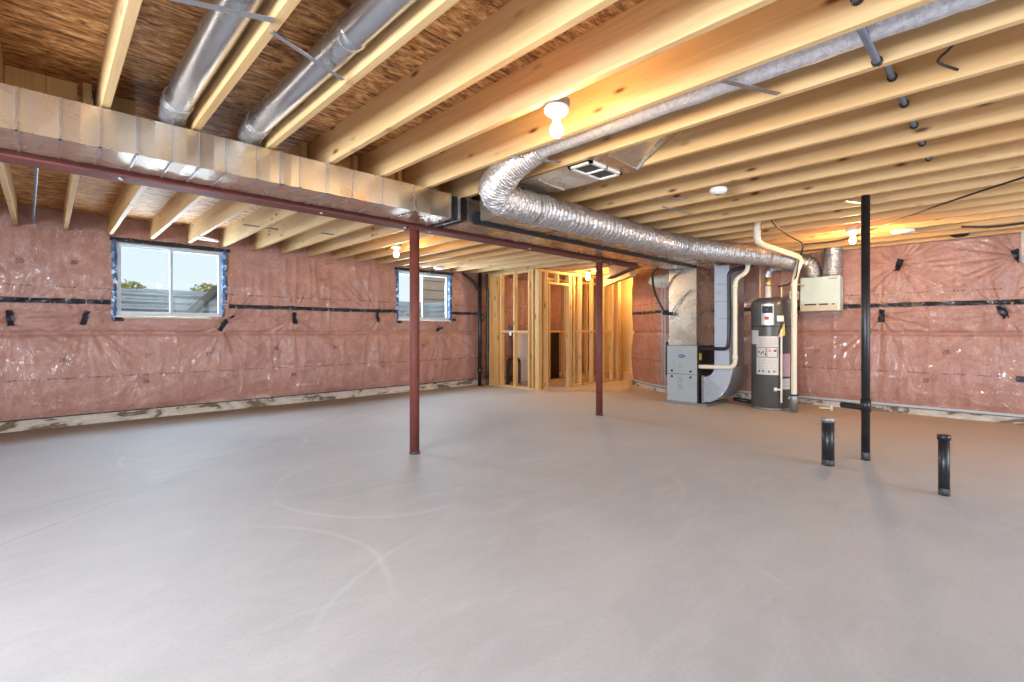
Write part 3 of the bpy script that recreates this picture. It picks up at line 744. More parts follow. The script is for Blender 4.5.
# print marks on the film
for i, (x, z, s_) in enumerate([(-.2, 1.9, '20'), (.25, 1.93, '20'), (.15, .78, '20'), (.95, .80, '27'), (.93, .48, '26'), (1.62, .80, '27'), (1.95, .47, '27'), (2.5, .86, '26'), (2.75, .45, '26'), (3.4, .85, '20'), (3.2, 1.95, '26'), (4.3, .5, '27'), (5.1, .85, '20')]):
    p = SL.pt(x+3.2, z, .012); text(s_, .075, p, (1, 0, .05), (0, 0, 1), 'faint', 'print_mark', wall_l)
for i, (y, z, s_) in enumerate([(2.0, .82, '28'), (.75, .46, '28'), (1.65, .85, '27'), (.55, .85, '28'), (-.3, .44, '27')]):
    p = SR.pt(y+3.0, z, .012); text(s_, .075, p, (0, -1, 0), (0, 0, 1), 'faint', 'print_mark', wall_r)

# ------------------------------------------------------------------ windows
def window(i, w):
    x0, x1, z0, z1 = w; mb = MB(); f = .024; ya, yb = YL+.015, YL+.085
    t = bpy.data.objects.new('window_%d' % i, None); t.location = ((x0+x1)/2, YL+.05, z0); col.objects.link(t); t['kind'] = 'structure'
    mb.box(x0, x1, ya, yb, z0, z0+f); mb.box(x0, x1, ya, yb, z1-f, z1); mb.box(x0, x0+f, ya, yb, z0+f, z1-f); mb.box(x1-f, x1, ya, yb, z0+f, z1-f)
    mb.build('window_frame', 'vinyl', t)
    m = (x0+x1)/2-.02
    for (a, b_, yo) in ((x0+f, m+.03, .03), (m-.01, x1-f, .005)):
        g = .020; mb = MB(); y0, y1 = ya+yo, ya+yo+.024; c0, c1 = z0+f, z1-f
        mb.box(a, b_, y0, y1, c0, c0+g); mb.box(a, b_, y0, y1, c1-g, c1); mb.box(a, a+g, y0, y1, c0+g, c1-g); mb.box(b_-g, b_, y0, y1, c0+g, c1-g)
        s_ = mb.build('sash', 'vinyl', t)
        MB().box(a+g-.004, b_-g+.004, y0+.009, y0+.014, c0+g-.004, c1-g+.004).build('pane', 'glass', s_)
    MB().bbox(m-.006, m+.012, ya-.006, ya+.006, z0+.40, z0+.48, .002).build('latch', 'metalgrey', t)
window(1, WIN[0]); window(2, WIN[1])
def tape_frame(w, lab, seed):
    x0, x1, z0, z1 = w; t = thing('window_tape', ((x0+x1)/2, YL-.03, z0), lab, 'tape', 'blue taped window surrounds'); yy = YL-.035
    def run(p, q, wd, horiz, nm='tape_strip', mat='bluetape'):
        n = 26; vs = []; fs = []
        for i in range(n+1):
            f = i/n; c = Vector(p).lerp(Vector(q), f); ww = wd*(1+.45*noise.noise(Vector((f*9, seed, wd)))); o = .006*noise.noise(Vector((f*7, 3, seed)))
            a = Vector((0, 0, ww/2)) if horiz else Vector((ww/2, 0, 0)); y = Vector((0, -.010+.008*noise.noise(Vector((f*14, seed, 7))), 0)); k = Vector((0, .05, 0)); sh = Vector((o, 0, 0)) if not horiz else Vector((0, 0, o))
            vs += [c-a+sh, c+sh+y, c+a+sh, c+a+k+sh, c-a+k+sh]
        for i in range(n):
            for k in range(5): k2 = (k+1) % 5; fs.append((i*5+k, i*5+k2, i*5+5+k2, i*5+5+k))
        fs += [(4, 3, 2, 1, 0), tuple(n*5+k for k in range(5))]
        MB().add(vs, fs).build(nm, mat, t)
    e = .022
    run((x0-.07, yy, z1+e+.01), (x1+.09, yy, z1+e+.01), .050, True, mat='tape')
    run((x0-e-.008, yy, z0-.07), (x0-e-.008, yy, z1+.03), .052, False)
    run((x1+e+.008, yy, z0-.06), (x1+e+.008, yy, z1+.05), .060, False)
    run((x0-.03, yy, z0-e-.004), (x1+.05, yy, z0-e-.004), .030, True, 'film_fold', 'poly')
    run((x0-.05, yy, z0-.05), (x0+.06, yy, z0-.055), .055, True, mat='tape')
    run((x1-.0, yy, z0-.01), (x1+.15, yy, z0+.0), .045, True, mat='tape')
tape_frame(WIN[0], 'blue and black tape surround of the near sliding window', 2.2)
tape_frame(WIN[1], 'blue and black tape surround of the far window', 6.1)

# outside: wells, ground, trees, house
MB().box(-40, 60, 9.4, 90, 1.2, 1.58).build('ground', 'soil', kind='structure', origin=(0, 0, 0))
def well(cx, lab):
    t = thing('window_well', (cx, 8.5, 1.0), lab, 'window well', 'corrugated window wells')
    n = 40; nz = 44; z0, z1 = 1.05, 1.725; vs = []; fs = []
    for layer in (0, .01):
        for i in range(n+1):
            a = math.pi*i/n
            ex = lambda c: math.copysign(abs(c)**.45, c)
            for j in range(nz+1):
                z = z0+(z1-z0)*j/nz; q = 1+.018*math.sin(z*2*math.pi/.105)+layer
                vs.append((cx-ex(math.cos(a))*.86*q, 7.85+ex(math.sin(a))*.75*q+layer, z))
    N = (n+1)*(nz+1)
    for i in range(n):
        for j in range(nz):
            a = i*(nz+1)+j; f = (a, a+1, a+nz+2, a+nz+1); fs.append(f); fs.append(tuple(N+k for k in f[::-1]))
        a = i*(nz+1)+nz; fs.append((a, N+a, N+a+nz+1, a+nz+1))
    MB().add(vs, fs, True).build('corrugated_liner', 'well', t)
    MB().box(cx-.95, cx+.95, 7.85, 8.7, 1.0, 1.05).build('gravel_bed', 'soil', t)
well(1.22, 'corrugated grey steel well outside the near window')
well(5.17, 'corrugated grey steel well outside the far window')
t = thing('drain_hose', (1.75, 8.3, 1.2), 'slanting grey pipe leaning in the near window well', 'pipe')
MB().tube([(1.38, 8.32, 1.22), (1.86, 8.34, 1.73)], .062, 20).build('hose', 'downpipe', t)
MB().tube([(1.855, 8.34, 1.725), (1.89, 8.341, 1.76)], .068, 20).build('end_ring', 'downpipe', t)
def tree(x, y, z, s, seed, lab):
    t = thing('tree', (x, y, 1.55), lab, 'tree', 'yellow-green trees outside')
    MB().tube([(x, y, 1.5), (x+.05, y, z)], lambda q: .12*(1-.5*q), 8).build('trunk', 'bark', t)
    mb = MB(); rr = random.Random(seed)
    for i in range(420):
        a = Vector((rr.gauss(0, 1), rr.gauss(0, 1), rr.gauss(0, 1))).normalized()*s*rr.random()**.4; c = Vector((x, y, z))+Vector((a.x*1.5, a.y, a.z*.8))
        r1 = .16*s; v = [c+Vector((rr.uniform(-1, 1), rr.uniform(-1, 1), rr.uniform(-1, 1)))*r1 for _ in range(4)]
        mb.add(v, [(0, 1, 2), (0, 2, 3), (0, 3, 1), (1, 3, 2)])
    mb.build('foliage', 'foliage', t)
tree(2.45, 25, 2.85, .42, 3, 'yellow-green tree top in the near window\'s left pane')
tree(5.35, 25, 2.85, .50, 5, 'yellow-green tree top in the near window\'s right pane')
tree(13.5, 30, 2.6, .7, 9, 'yellow-green tree behind the far window well')
t = thing('neighbour_house', (12.2, 14.5, 1.5), 'tan sided house wall seen through the far window', 'house')
MB().prism([(9.28, 14), (15, 14), (18, 19), (12.9, 19)], 1.5, 4.6, 'z').build('siding_wall', 'siding', t)
for i in range(8): MB().box(9.27, 15.0, 13.985, 14.0, 1.9+i*.32, 1.915+i*.32).build('siding_line', 'downpipe', t)

# ------------------------------------------------------------------ stud walls
def stud(x0, x1, y0, y1, z0, z1, t, nm='stud', m='stud'): return MB().bbox(x0, x1, y0, y1, z0, z1, .002).build(nm, m, t)
t = thing('stud_wall', (6.64, 6.9, 0), 'open pine stud wall running from the left wall to the corner', 'stud wall')
stud(6.60, 6.69, 6.17, 7.62, 0, .038, t, 'bottom_plate'); stud(6.60, 6.69, 6.17, 7.62, 2.24, 2.29, t, 'top_plate')
for y in (7.52, 7.44, 7.30, 7.24, 7.10, 6.72, 6.32, 6.22): stud(6.60, 6.69, y, y+.038, .038, 2.24, t)
for y0, y1 in ((6.76, 7.10), (6.36, 6.72)): stud(6.60, 6.69, y0, y1, 1.09, 1.128, t, 'blocking')
t2 = thing('stud_wall', (8.0, 6.2, 0), 'open pine stud wall with doorway, facing the camera beyond the posts', 'stud wall')
stud(6.60, 6.87, 6.08, 6.17, 0, .038, t2, 'bottom_plate'); stud(7.54, 9.42, 6.12, 6.21, 0, .038, t2, 'bottom_plate'); stud(6.60, 9.42, 6.12, 6.21, 2.24, 2.29, t2, 'top_plate')
for x in (6.60, 6.65, 6.78, 6.83): stud(x, x+.038, 6.08, 6.17, .038, 2.24, t2)
for x in (7.55, 7.60, 7.70, 7.93, 8.33, 8.72, 9.07, 9.30, 9.36): stud(x, x+.038, 6.12, 6.21, .038, 2.24, t2)
stud(6.87, 7.55, 6.12, 6.21, 2.03, 2.068, t2, 'door_header'); stud(7.2, 7.238, 6.12, 6.21, 2.068, 2.24, t2, 'cripple_stud')
for x0, x1 in ((7.74, 7.93), (7.97, 8.33), (8.37, 8.72), (8.76, 9.07)): stud(x0, x1, 6.13, 6.20, 1.09, 1.128, t2, 'blocking')
t3 = thing('stud_wall', (8.0, 6.95, 0), 'inner pine stud partition seen through the doorway', 'stud wall')
for x in (7.72, 7.95, 8.45, 8.9, 9.3): stud(x, x+.038, 7.0, 7.09, .038, 2.24, t3)
stud(7.7, 10.2, 7.0, 7.09, 0, .038, t3, 'bottom_plate'); stud(7.7, 10.2, 7.0, 7.09, 2.24, 2.29, t3, 'top_plate')
for x0, x1 in ((7.76, 7.95), (7.99, 8.45), (8.49, 8.9), (8.94, 9.3)): stud(x0, x1, 7.01, 7.08, 1.09, 1.128, t3, 'blocking')
MB().bbox(8.30, 8.85, 7.48, 7.52, .0, 1.10, .004).build('membrane_panel', 'blackboard', label='black membrane panel standing behind the doorway', cat='panel')
MB().bbox(7.38, 7.74, 7.45, 7.50, .0, 1.08, .004).build('board_panel', 'label', label='pale board leaning behind the open stud wall', cat='board')
MB().tube(bent([(6.98, 7.3, 0), (6.98, 7.3, .53), (7.32, 7.3, .53), (7.32, 7.3, 0)], .1), .032, 14).build('drain_loop', 'black_abs', label='black looped drain pipe behind the open stud wall', cat='pipe')
t = thing('outlet_box', (6.66, 6.84, 1.0), 'black electrical box fixed inside the open stud wall', 'box')
MB().bbox(6.61, 6.67, 6.78, 6.90, .98, 1.22, .004).build('box_body', 'black_abs', t); MB().bbox(6.60, 6.61, 6.81, 6.87, 1.03, 1.10, .002).build('device', 'white', t)
MB().box(9.95, 10.0, 5.62, 7.0, 0, HS).build('wall_corridor', 'drywall', kind='structure', origin=(0, 0, 0))
t = thing('stair_step', (9.75, 6.25, 0), 'pine step at the foot of the yellow corridor wall', 'step')
MB().bbox(9.60, 9.95, 5.95, 6.75, .12, .16, .003).build('tread', 'pine_x', t); MB().box(9.63, 9.66, 5.95, 6.75, 0, .12).build('riser', 'pine_x', t)

# ------------------------------------------------------------------ furnace
FX, FY0, FY1 = 7.045, 3.245, 3.73
t = thing('furnace', (FX+.35, (FY0+FY1)/2, 0), 'grey gas furnace cabinet with blue oval badge', 'furnace')
MB().bbox(FX, FX+.72, FY0, FY1, .035, .895, .006).build('cabinet', 'furn_shaded', t)
MB().bbox(FX-.018, FX-.001, FY0+.004, FY1-.004, .035, .455, .004).build('lower_door', 'furnace', t)
MB().bbox(FX-.018, FX-.001, FY0+.004, FY1-.004, .460, .893, .004).build('upper_door', 'furnace', t)
MB().bbox(FX-.05, FX+.74, FY0-.16, FY1+.04, .0, .034, .004).build('base_pan', 'metalgrey', t)
for z in (.505, .415):
    for y in (FY0+.10, FY1-.085): MB().lathe([(.0, -.012), (.014, -.012), (.017, -.002), (.017, .0)], (FX-.018, y, z), 14, 'x').build('knob', 'ink', t)
cy = (FY0+FY1)/2
bd = MB(); bd.lathe([(.0, -.004), (.058, -.004), (.060, 0)], (0, 0, 0), 28, 'x')
for v in bd.v: v.z *= .42; v += Vector((FX-.019, cy+.0, .735))
badge = bd.build('badge', 'blue_ink', t, label='blue oval badge with white lettering')
text('Carrier', .032, (FX-.0245, cy, .735), (0, -1, 0), (0, 0, 1), 'white', 'badge_text', t)
for i, (z, w) in enumerate([(.60, .05), (.585, .05), (.57, .05), (.555, .04)]+[(.40-.012*k, .075) for k in range(16)]):
    if i in (11, 12): continue
    MB().box(FX-.0195, FX-.0178, cy-w/2+.02, cy+w/2+.02, z, z+.005).build('print_line', 'metalgrey', t)
MB().box(FX+.06, FX+.14, FY0-.002, FY0, .68, .78).build('warning_sticker', 'yellow', t, label='yellow warning sticker')
for z in (.46, .60): MB().box(FX+.03, FX+.6, FY0-.003, FY0, z, z+.006).build('side_crease', 'metalgrey', t)

# coil plenum above
t = thing('plenum', (FX+.3, cy, .897), 'shiny sheet-metal plenum rising from furnace to trunk duct', 'duct')
mb = MB(); vs = []; fs = []; ny, nz = 10, 20
P0, P1 = FX+.01, FX+.60
mb.box(P0, P1, FY0+.02, FY1-.02, .897, 2.074); mb.build('plenum_body', 'galv', t)
for (a, c) in (((FY0+.03, .95), (FY1-.04, 1.28)), ((FY0+.03, 1.28), (FY1-.04, .95))):
    d = Vector((0, c[0]-a[0], c[1]-a[1])); ang = math.atan2(d.z, d.y)
    MB().obox((P0-.002, (a[0]+c[0])/2, (a[1]+c[1])/2), (.004, d.length, .006), Matrix.Rotation(ang, 3, 'X')).build('crease', 'galv_flat', t)
for z in (.91, 1.30, 1.66, 2.05): MB().box(P0-.008, P1+.004, FY0+.012, FY1-.012, z, z+.014).build('duct_seam', 'galv_flat', t)
MB().tube(smoothpath([(P0-.03, FY1-.06, 1.30), (P0-.05, FY1-.12, 1.45), (P0-.03, FY1-.25, 1.62), (P0-.05, FY0+.08, 1.74)], 6), .010, 8).build('foil_cable', 'metalgrey', t)
# crumpled cream insulation film at the wall top and behind plenum
def crumple(c, size, seed, name, mat, lab, cat, grp=None):
    mb = MB(); vs = []; fs = []; n, m = 20, 12
    for i in range(n+1):
        a = math.pi*(i/n-.5)
        for j in range(m):
            bb = 2*math.pi*j/m; q = 1+.35*noise.noise(Vector((math.cos(bb)*2, math.sin(bb)*2, i*.35+seed)))
            vs.append((c[0]+size[0]*math.cos(a)*math.cos(bb)*q, c[1]+size[1]*math.sin(a), c[2]+size[2]*math.cos(a)*math.sin(bb)*q))
    for i in range(n):
        for j in range(m): j2 = (j+1) % m; fs.append((i*m+j, i*m+j2, (i+1)*m+j2, (i+1)*m+j))
    return mb.add(vs, fs, True).build(name, mat, label=lab, cat=cat, group=grp)
crumple((7.62, 4.05, 1.98), (.16, .34, .13), 2, 'insulated_elbow', 'poly', 'cream film-wrapped duct elbow left of the plenum', 'duct')
t = thing('line_cable', (6.9, 3.9, 1.3), 'thick black cable curving down beside the plenum', 'cable')
MB().tube(smoothpath([(6.55, 3.62, 2.06), (6.72, 3.80, 2.0), (6.86, 3.86, 1.78), (6.98, 3.84, 1.58), (7.02, 3.76, 1.42), (7.02, 3.70, 1.40)], 8), .018, 10).build('cable', 'black_abs', t)
MB().tube([(7.0, 3.78, 1.40), (7.0, 3.60, 1.385)], .028, 10).build('fitting', 'black_abs', t)
t = thing('refrigerant_line', (7.02, 3.80, 0), 'thin copper-coloured line set standing left of the furnace', 'pipe')
for dy in (0, .05): MB().tube([(7.10, 3.80+dy, .3), (7.10, 3.80+dy, 1.9)], .009, 8).build('tube', 'metalgrey', t)
MB().tube([(7.10, 3.765, .42), (7.10, 3.765, .95)], .02, 10).build('switch_conduit', 'ink', t)

# return drop with radius elbow
t = thing('return_drop', (7.4, 2.95, 0), 'tall return-air drop with curved elbow into the furnace', 'duct')
RX0, RX1 = 7.12, 7.68; ya_, yb_ = 2.775, 3.02
MB().box(RX0, RX1, ya_+.03, yb_, .60, 2.078).build('drop_body', 'duct_paint', t)
prof = []
cyc, czc = 3.19, .52     # elbow centre-ish
ro, ri = .44, .14
outer = [(cyc-.02, .055)]+[(cyc-.03-ro*math.sin(R(a))*.90, .055+(.60-.055)*(1-math.cos(R(a)))) for a in range(0, 91, 6)]
inner = [(yb_, .60)]+[(cyc-.02-.15*math.cos(R(a)), .60-.17*math.sin(R(a))) for a in range(0, 91, 10)]
poly = outer+inner
MB().prism(poly, RX0, RX1, 'x').build('elbow', 'duct_paint', t)
arc = outer[1:]
mb = MB().tube([(RX0-.004, a, c) for a, c in arc], .007, 8); mb.build('elbow_seam', 'galv_flat', t)
MB().box(RX0-.012, RX1, cyc-.02, cyc+.02, .04, .45).build('collar', 'galv_flat', t)
MB().box(RX0-.006, RX1+.002, ya_+.022, yb_+.006, .595, .607).build('duct_seam', 'galv_flat', t)
for z in (.95, 1.30, 1.55, 1.68, 1.80): MB().box(RX0-.004, RX1+.001, ya_+.026, yb_+.003, z, z+.005).build('duct_seam', 'galv_flat', t)
bv = MB(); bv.obox((RX0-.003, 3.03, .335), (.003, .36, .004), Matrix.Rotation(R(35), 3, 'X')); bv.obox((RX0-.003, 3.02, .25), (.003, .30, .004), Matrix.Rotation(R(-30), 3, 'X')); bv.build('cross_break', 'metalgrey', t)

# furnace pipes
t = thing('exhaust_pipe', (7.2, 2.78, .6), 'cream plastic flue pipe from the furnace side up to the ceiling', 'pipe')
px = 7.06
MB().tube(bent([(px+.05, 3.24, .585), (px, 3.20, .585), (px, 2.70, .60), (px, 2.70, 1.86), (px, 2.525, 1.95), (px, 2.525, 2.30)], .10, 7), .030, 18).build('pipe', 'pvc', t)
for a in ((px, 2.70, .74), (px, 2.70, 1.76), (px, 2.525, 2.06)): MB().lathe([(.0, -.03), (.036, -.03), (.036, .03), (.0, .03)], a, 18).build('coupling', 'pvc', t)
t = thing('intake_pipe', (7.2, 2.78, .9), 'black pipe bending from the furnace up behind the flue', 'pipe')
MB().tube(bent([(7.10, 3.24, .86), (7.08, 3.19, .86), (7.07, 2.81, .86), (7.07, 2.79, 1.0), (7.07, 2.79, 1.98), (7.2, 2.5, 2.06)], .07, 6), .026, 16).build('pipe', 'black_abs', t)
t.location = t.location

# ------------------------------------------------------------------ water heater
HX, HY, HR = 7.60, 2.395, .262
dcam = Vector((-HX, -HY, 0)).normalized(); side = Vector((-dcam.y, dcam.x, 0))   # toward camera / across
t = thing('water_heater', (HX, HY, 0), 'tall charcoal cylindrical water heater with white labels', 'water heater')
MB().lathe([(HR-.01, 0), (HR, .012), (HR, 1.17), (HR, 1.50), (HR-.02, 1.56), (HR-.10, 1.60), (0, 1.61)], (HX, HY, 0), 48).build('tank', 'heater', t)
MB().lathe([(HR+.004, .0), (HR+.004, .03)], (HX, HY, .0), 48).build('base_ring', 'metalgrey', t)
MB().lathe([(HR+.003, 1.18), (HR+.003, 1.19)], (HX, HY, 0), 48).build('seam_band', 'ink', t)
def curved(a0, a1, z0, z1, off, mat, nm, n=10, th=.004, parent=t, label=None):
    """patch wrapped round the tank; angle in degrees from the camera-facing line, + = picture right"""
    mb = MB(); vs = []
    for i in range(n+1):
        a = R(a0+(a1-a0)*i/n); d = dcam*math.cos(a)+side*math.sin(a)
        for (q, z) in ((HR+off, z0), (HR+off, z1), (HR+off+th, z1), (HR+off+th, z0)): vs.append(Vector((HX, HY, z))+d*q)
    fs = [(0, 1, 2, 3), tuple(n*4+k for k in (3, 2, 1, 0))]
    for i in range(n):
        for k in range(4): k2 = (k+1) % 4; fs.append((i*4+k, i*4+k2, i*4+4+k2, i*4+4+k))
    return mb.add(vs, fs, False).build(nm, mat, parent, label)
curved(-44, 20, .50, 1.045, .001, 'label', 'label_sheet', label='large white instruction label')
curved(-70, -38, .93, 1.13, .001, 'label', 'label_sheet')
for i in range(12):
    z = 1.01-.022*i if i < 5 else (.70-.028*(i-5))
    curved(-40, 16, z, z+.003, .0052, 'metalgrey', 'print_line', 6, .0006)
for (a0, a1) in ((-42, -14), (-12, 17)):
    for z in (.885, .745): curved(a0, a1, z, z+.007, .0052, 'ink', 'print_box', 6, .0008)
    for a in (a0, a1-1.3): curved(a, a+1.3, .745, .892, .0052, 'ink', 'print_box', 2, .0008)
for a, z, m in ((-37, .82, 'ink'), (-30, .80, 'ink'), (-24, .82, 'ink'), (-18, .79, 'ink'), (-6, .84, 'red_ink'), (6, .84, 'red_ink'), (10, .84, 'ink'), (-36, .55, 'ink'), (-24, .55, 'ink'), (-8, .545, 'ink'), (6, .55, 'ink')):
    curved(a, a+4, z-.012, z+.014, .0052, m, 'print_mark', 2, .001)
curved(24, 62, .48, .80, .001, 'label_pink', 'label_sheet', label='pinkish side label')
curved(28, 60, .30, .45, .001, 'label', 'label_sheet')
for z in (.35, .40): curved(32, 56, z, z+.004, .0052, 'metalgrey', 'print_line', 6, .0006)
# control panel
curved(-30, 12, 1.20, 1.52, .004, 'heater', 'control_cover', 10, .05)
curved(-22, 6, 1.205, 1.50, .054, 'silver', 'control_panel', 8, .012, label='silver control panel')
curved(-20, 3, 1.37, 1.47, .067, 'ink', 'display', 6, .004)
curved(-12, -7, 1.41, 1.43, .0715, 'blue_ink', 'display_glow', 2, .001)
curved(-14, -4, 1.275, 1.325, .0665, 'red_ink', 'logo_badge', 5, .003)
curved(14, 32, 1.255, 1.335, .004, 'white', 'junction_cover', 6, .03)
# yellow tag + drain pipe
dd = dcam*math.cos(R(25))+side*math.sin(R(25)); base = Vector((HX, HY, 0))+dd*(HR+.035)
mb = MB(); mb.add([base+side*.035+Vector((0, 0, 1.24)), base-side*.045+Vector((0, 0, 1.03)), base+side*.045+Vector((0, 0, 1.06)), base+side*.035+Vector((0, 0, 1.24))+dd*.004, base-side*.045+Vector((0, 0, 1.03))+dd*.004, base+side*.045+Vector((0, 0, 1.06))+dd*.004], [(0, 1, 2), (5, 4, 3), (0, 3, 4, 1), (1, 4, 5, 2), (2, 5, 3, 0)])
mb.build('hang_tag', 'yellow', t, label='yellow hang tag')
MB().tube([base+Vector((0, 0, 1.14)), base+Vector((0, 0, .12))], .013, 12).build('relief_pipe', 'white', t, label='white relief pipe')
MB().tube([base-side*.07+Vector((0, 0, .30)), base+Vector((0, 0, .30)), base+Vector((0, 0, .26))], .014, 10).build('drain_valve', 'white', t)
MB().lathe([(.0, 0), (.02, 0), (.02, .05), (0, .05)], base-side*.075+Vector((0, 0, .275)), 12).build('valve_knob', 'white', t)
MB().tube([base+side*.09+Vector((0, 0, .20)), base+side*.14+Vector((0, 0, .18))], .024, 10).build('brass_valve', 'white', t)
# vent blower on top
MB().lathe([(.05, 1.60), (.05, 1.62), (.042, 1.63), (.042, 1.78), (.0, 1.78)], (HX-.0, HY+.04, 0), 20).build('vent_tube', 'white', t)
MB().lathe([(.045, 1.78), (.05, 1.80), (.045, 1.92), (0, 1.92)], (HX, HY+.04, 0), 16).build('brass_collar', 'brass', t)
MB().tube(smoothpath([(HX, HY+.04, 1.90), (HX, HY+.04, 1.98), (HX+.04, HY-.02, 2.04), (HX+.10, HY-.10, 2.05)], 5), .05, 14, True, .15).build('foil_elbow', 'foil', t)
MB().tube(bent([(HX+.05, HY-.12, 1.60), (HX+.05, HY-.12, 1.80), (HX+.05, HY-.28, 1.80), (HX+.6, HY-.28, 1.80)], .04), .011, 10).build('copper_line', 'brass', t)
MB().tube(bent([(HX+.02, HY+.16, 1.60), (HX+.02, HY+.16, 2.2)], .04), .011, 10).build('copper_line', 'brass', t)
t = thing('vent_pipe', (7.45, 2.03, 0), 'cream plastic vent pipe crossing the ceiling and dropping beside the water heater', 'pipe')
vx, vy = 7.36, 2.03
MB().tube(bent([(5.87, 2.0, 2.42), (5.87, 2.0, 2.15), (6.05, 1.995, 2.13), (7.25, 1.955, 2.12), (vx, 1.955, 2.09), (vx, vy, 1.80), (vx, vy, .24)], .07, 7), .036, 20).build('pipe', 'pvc', t)
for a in ((vx, vy, 1.34), (vx, vy, 1.76)): MB().lathe([(.0, -.02), (.040, -.02), (.040, .02), (.0, .02)], a, 18).build('coupling', 'pvc', t)
MB().lathe([(.0, .02), (.052, .02), (.052, .22), (.046, .25), (0, .25)], (vx, vy, 0), 20).build('condensate_trap', 'metalgrey', t, label='grey trap at the foot')
MB().lathe([(.055, .235), (.055, .255)], (vx, vy, 0), 20).build('rubber_clamp', 'ink', t)

# ------------------------------------------------------------------ ventilator on the wall
t = thing('air_exchanger', (8.15, 1.88, 1.45), 'pale wall-hung air exchanger box with dark slots', 'ventilator')
AX, A0, A1, AZ0, AZ1 = 8.14, 1.655, 2.165, 1.415, 1.915
MB().bbox(AX, 8.32, A0, A1, AZ0+.10, AZ1, .012).build('cabinet', 'hrv', t)
MB().bbox(AX-.004, 8.32, A0+.0, A1, AZ0, AZ0+.105, .004).build('control_base', 'hrv_base', t)
MB().box(AX-.012, AX-.003, A0, A0+.035, AZ0, AZ1).build('edge_trim', 'hrv', t)
for (y0, y1) in ((A0+.30, A1-.06), (A0+.15, A0+.26), (A0+.07, A0+.095)): MB().box(AX-.007, AX-.003, y0, y1, AZ0+.085, AZ0+.105).build('slot', 'ink', t)
MB().box(AX-.006, AX-.001, A0+.02, A0+.15, AZ1-.045, AZ1-.035).build('print_line', 'metalgrey', t)
MB().box(AX-.006, AX-.001, A0+.05, A0+.12, AZ1-.034, AZ1-.028).build('print_line', 'metalgrey', t)
for i, (pts, lab) in enumerate([([(8.235, 2.03, 1.915), (8.23, 2.03, 2.00), (8.21, 2.07, 2.12), (8.15, 2.19, 2.18), (8.05, 2.33, 2.18)], 'bent foil duct leaving the air exchanger toward the heater'),
                               ([(8.235, 1.78, 1.915), (8.235, 1.77, 2.1), (8.23, 1.76, 2.25), (8.22, 1.76, 2.42)], 'straight foil duct rising from the air exchanger into the joists')]):
    t = thing('foil_duct', pts[0], lab, 'duct', 'foil ducts on the air exchanger')
    MB().tube(smoothpath(pts, 22), lambda q: .118*(1-.08*abs(math.sin(q*48))), 26, True, .14).build('flex_body', 'foil', t)
    MB().lathe([(.12, 0), (.122, .012), (.12, .024)], (8.235, pts[0][1], 1.915), 22).build('collar', 'galv_flat', t)
MB().tube(smoothpath([(7.97, 2.16, 1.95), (7.93, 2.17, 1.80), (7.98, 2.16, 1.66), (7.96, 2.17, 1.52), (8.05, 2.16, 1.35)], 6), .009, 8).build('power_cord', 'ink', label='black power cord looping beside the air exchanger', cat='cord')
t = thing('wall_switch', (8.05, 2.2, 1.68), 'small white switch box left of the air exchanger', 'switch')
MB().bbox(8.0, 8.3, 2.19, 2.27, 1.60, 1.72, .004).build('box_body', 'white', t); MB().bbox(7.992, 8.0, 2.21, 2.25, 1.64, 1.69, .002).build('toggle', 'ink', t)

# cables
def cable(pts, r, lab, mat='black_abs', n=8): MB().tube(smoothpath(pts, n), r, 8).build('cable', mat, label=lab, cat='cable')
cable([(5.54, 1.76, 2.33), (5.75, 1.76, 2.27), (6.3, 1.80, 2.25), (7.0, 1.85, 2.26), (7.33, 1.92, 2.235), (7.30, 1.96, 2.05), (7.32, 2.0, 1.85), (7.42, 2.12, 1.77), (7.6, 2.3, 1.76)], .010, 'black cable draping from the joists over the vent pipe')
cable([(7.32, 1.9, 2.283), (7.3, 1.44, 2.284), (6.6, .92, 2.284), (5.9, .40, 2.286), (5.33, -.09, 2.286), (4.6, -.8, 2.286)], .009, 'thin black cable stapled beneath the joists at right')
cable([(7.35, .35, 2.285), (7.5, .10, 2.27), (7.55, -.15, 2.28)], .012, 'short black cable end under the right joists')
cable([(2.69, .12, 2.35), (2.8, .17, 2.34), (2.95, .22, 2.36), (3.06, .16, 2.34)], .006, 'small dark cable loop between two joists at upper right', 'ink')
crumple((8.2, .41, 2.33), (.05, .09, .04), 4, 'spray_foam', 'blackboard', 'black foam blob where cable meets the right wall top', 'sealant')
MB().tube(smoothpath([(1.38, 7.10, 2.30), (1.40, 7.0, 2.292), (1.52, 6.98, 2.275), (1.60, 7.08, 2.275), (1.42, 7.2, 2.295)], 6), .012, 8).build('cable_loop', 'white', label='white cable loop hanging above the near window', cat='cable')
crumple((5.19, 7.25, 2.28), (.10, .10, .035), 8, 'cable_bundle', 'white', 'white cable bundle above the far window', 'cable')
cable([(5.1, 7.2, 2.289), (4.9, 7.3, 2.291), (4.72, 7.25, 2.291)], .012, 'white cable tail beside the bundle above the far window', 'white')
# braces between far joists
for i, (a, c) in enumerate([((1.62, 6.05), (1.98, 6.0)), ((2.45, 5.9), (2.82, 5.85))]):
    MB().tube([(*a, 2.33), (*c, 2.32)], .009, 8).build('brace_rod', 'metalgrey', label=('thin grey rod between joists above the near window', 'thin grey rod between joists left of the far bulb')[i], cat='rod')
cable([(-.02, 3.9, 2.31), (-.05, 5.5, 2.32), (-.09, 7.4, 2.31)], .010, 'blue-grey cable run along the leftmost far joist', 'bluegrey')
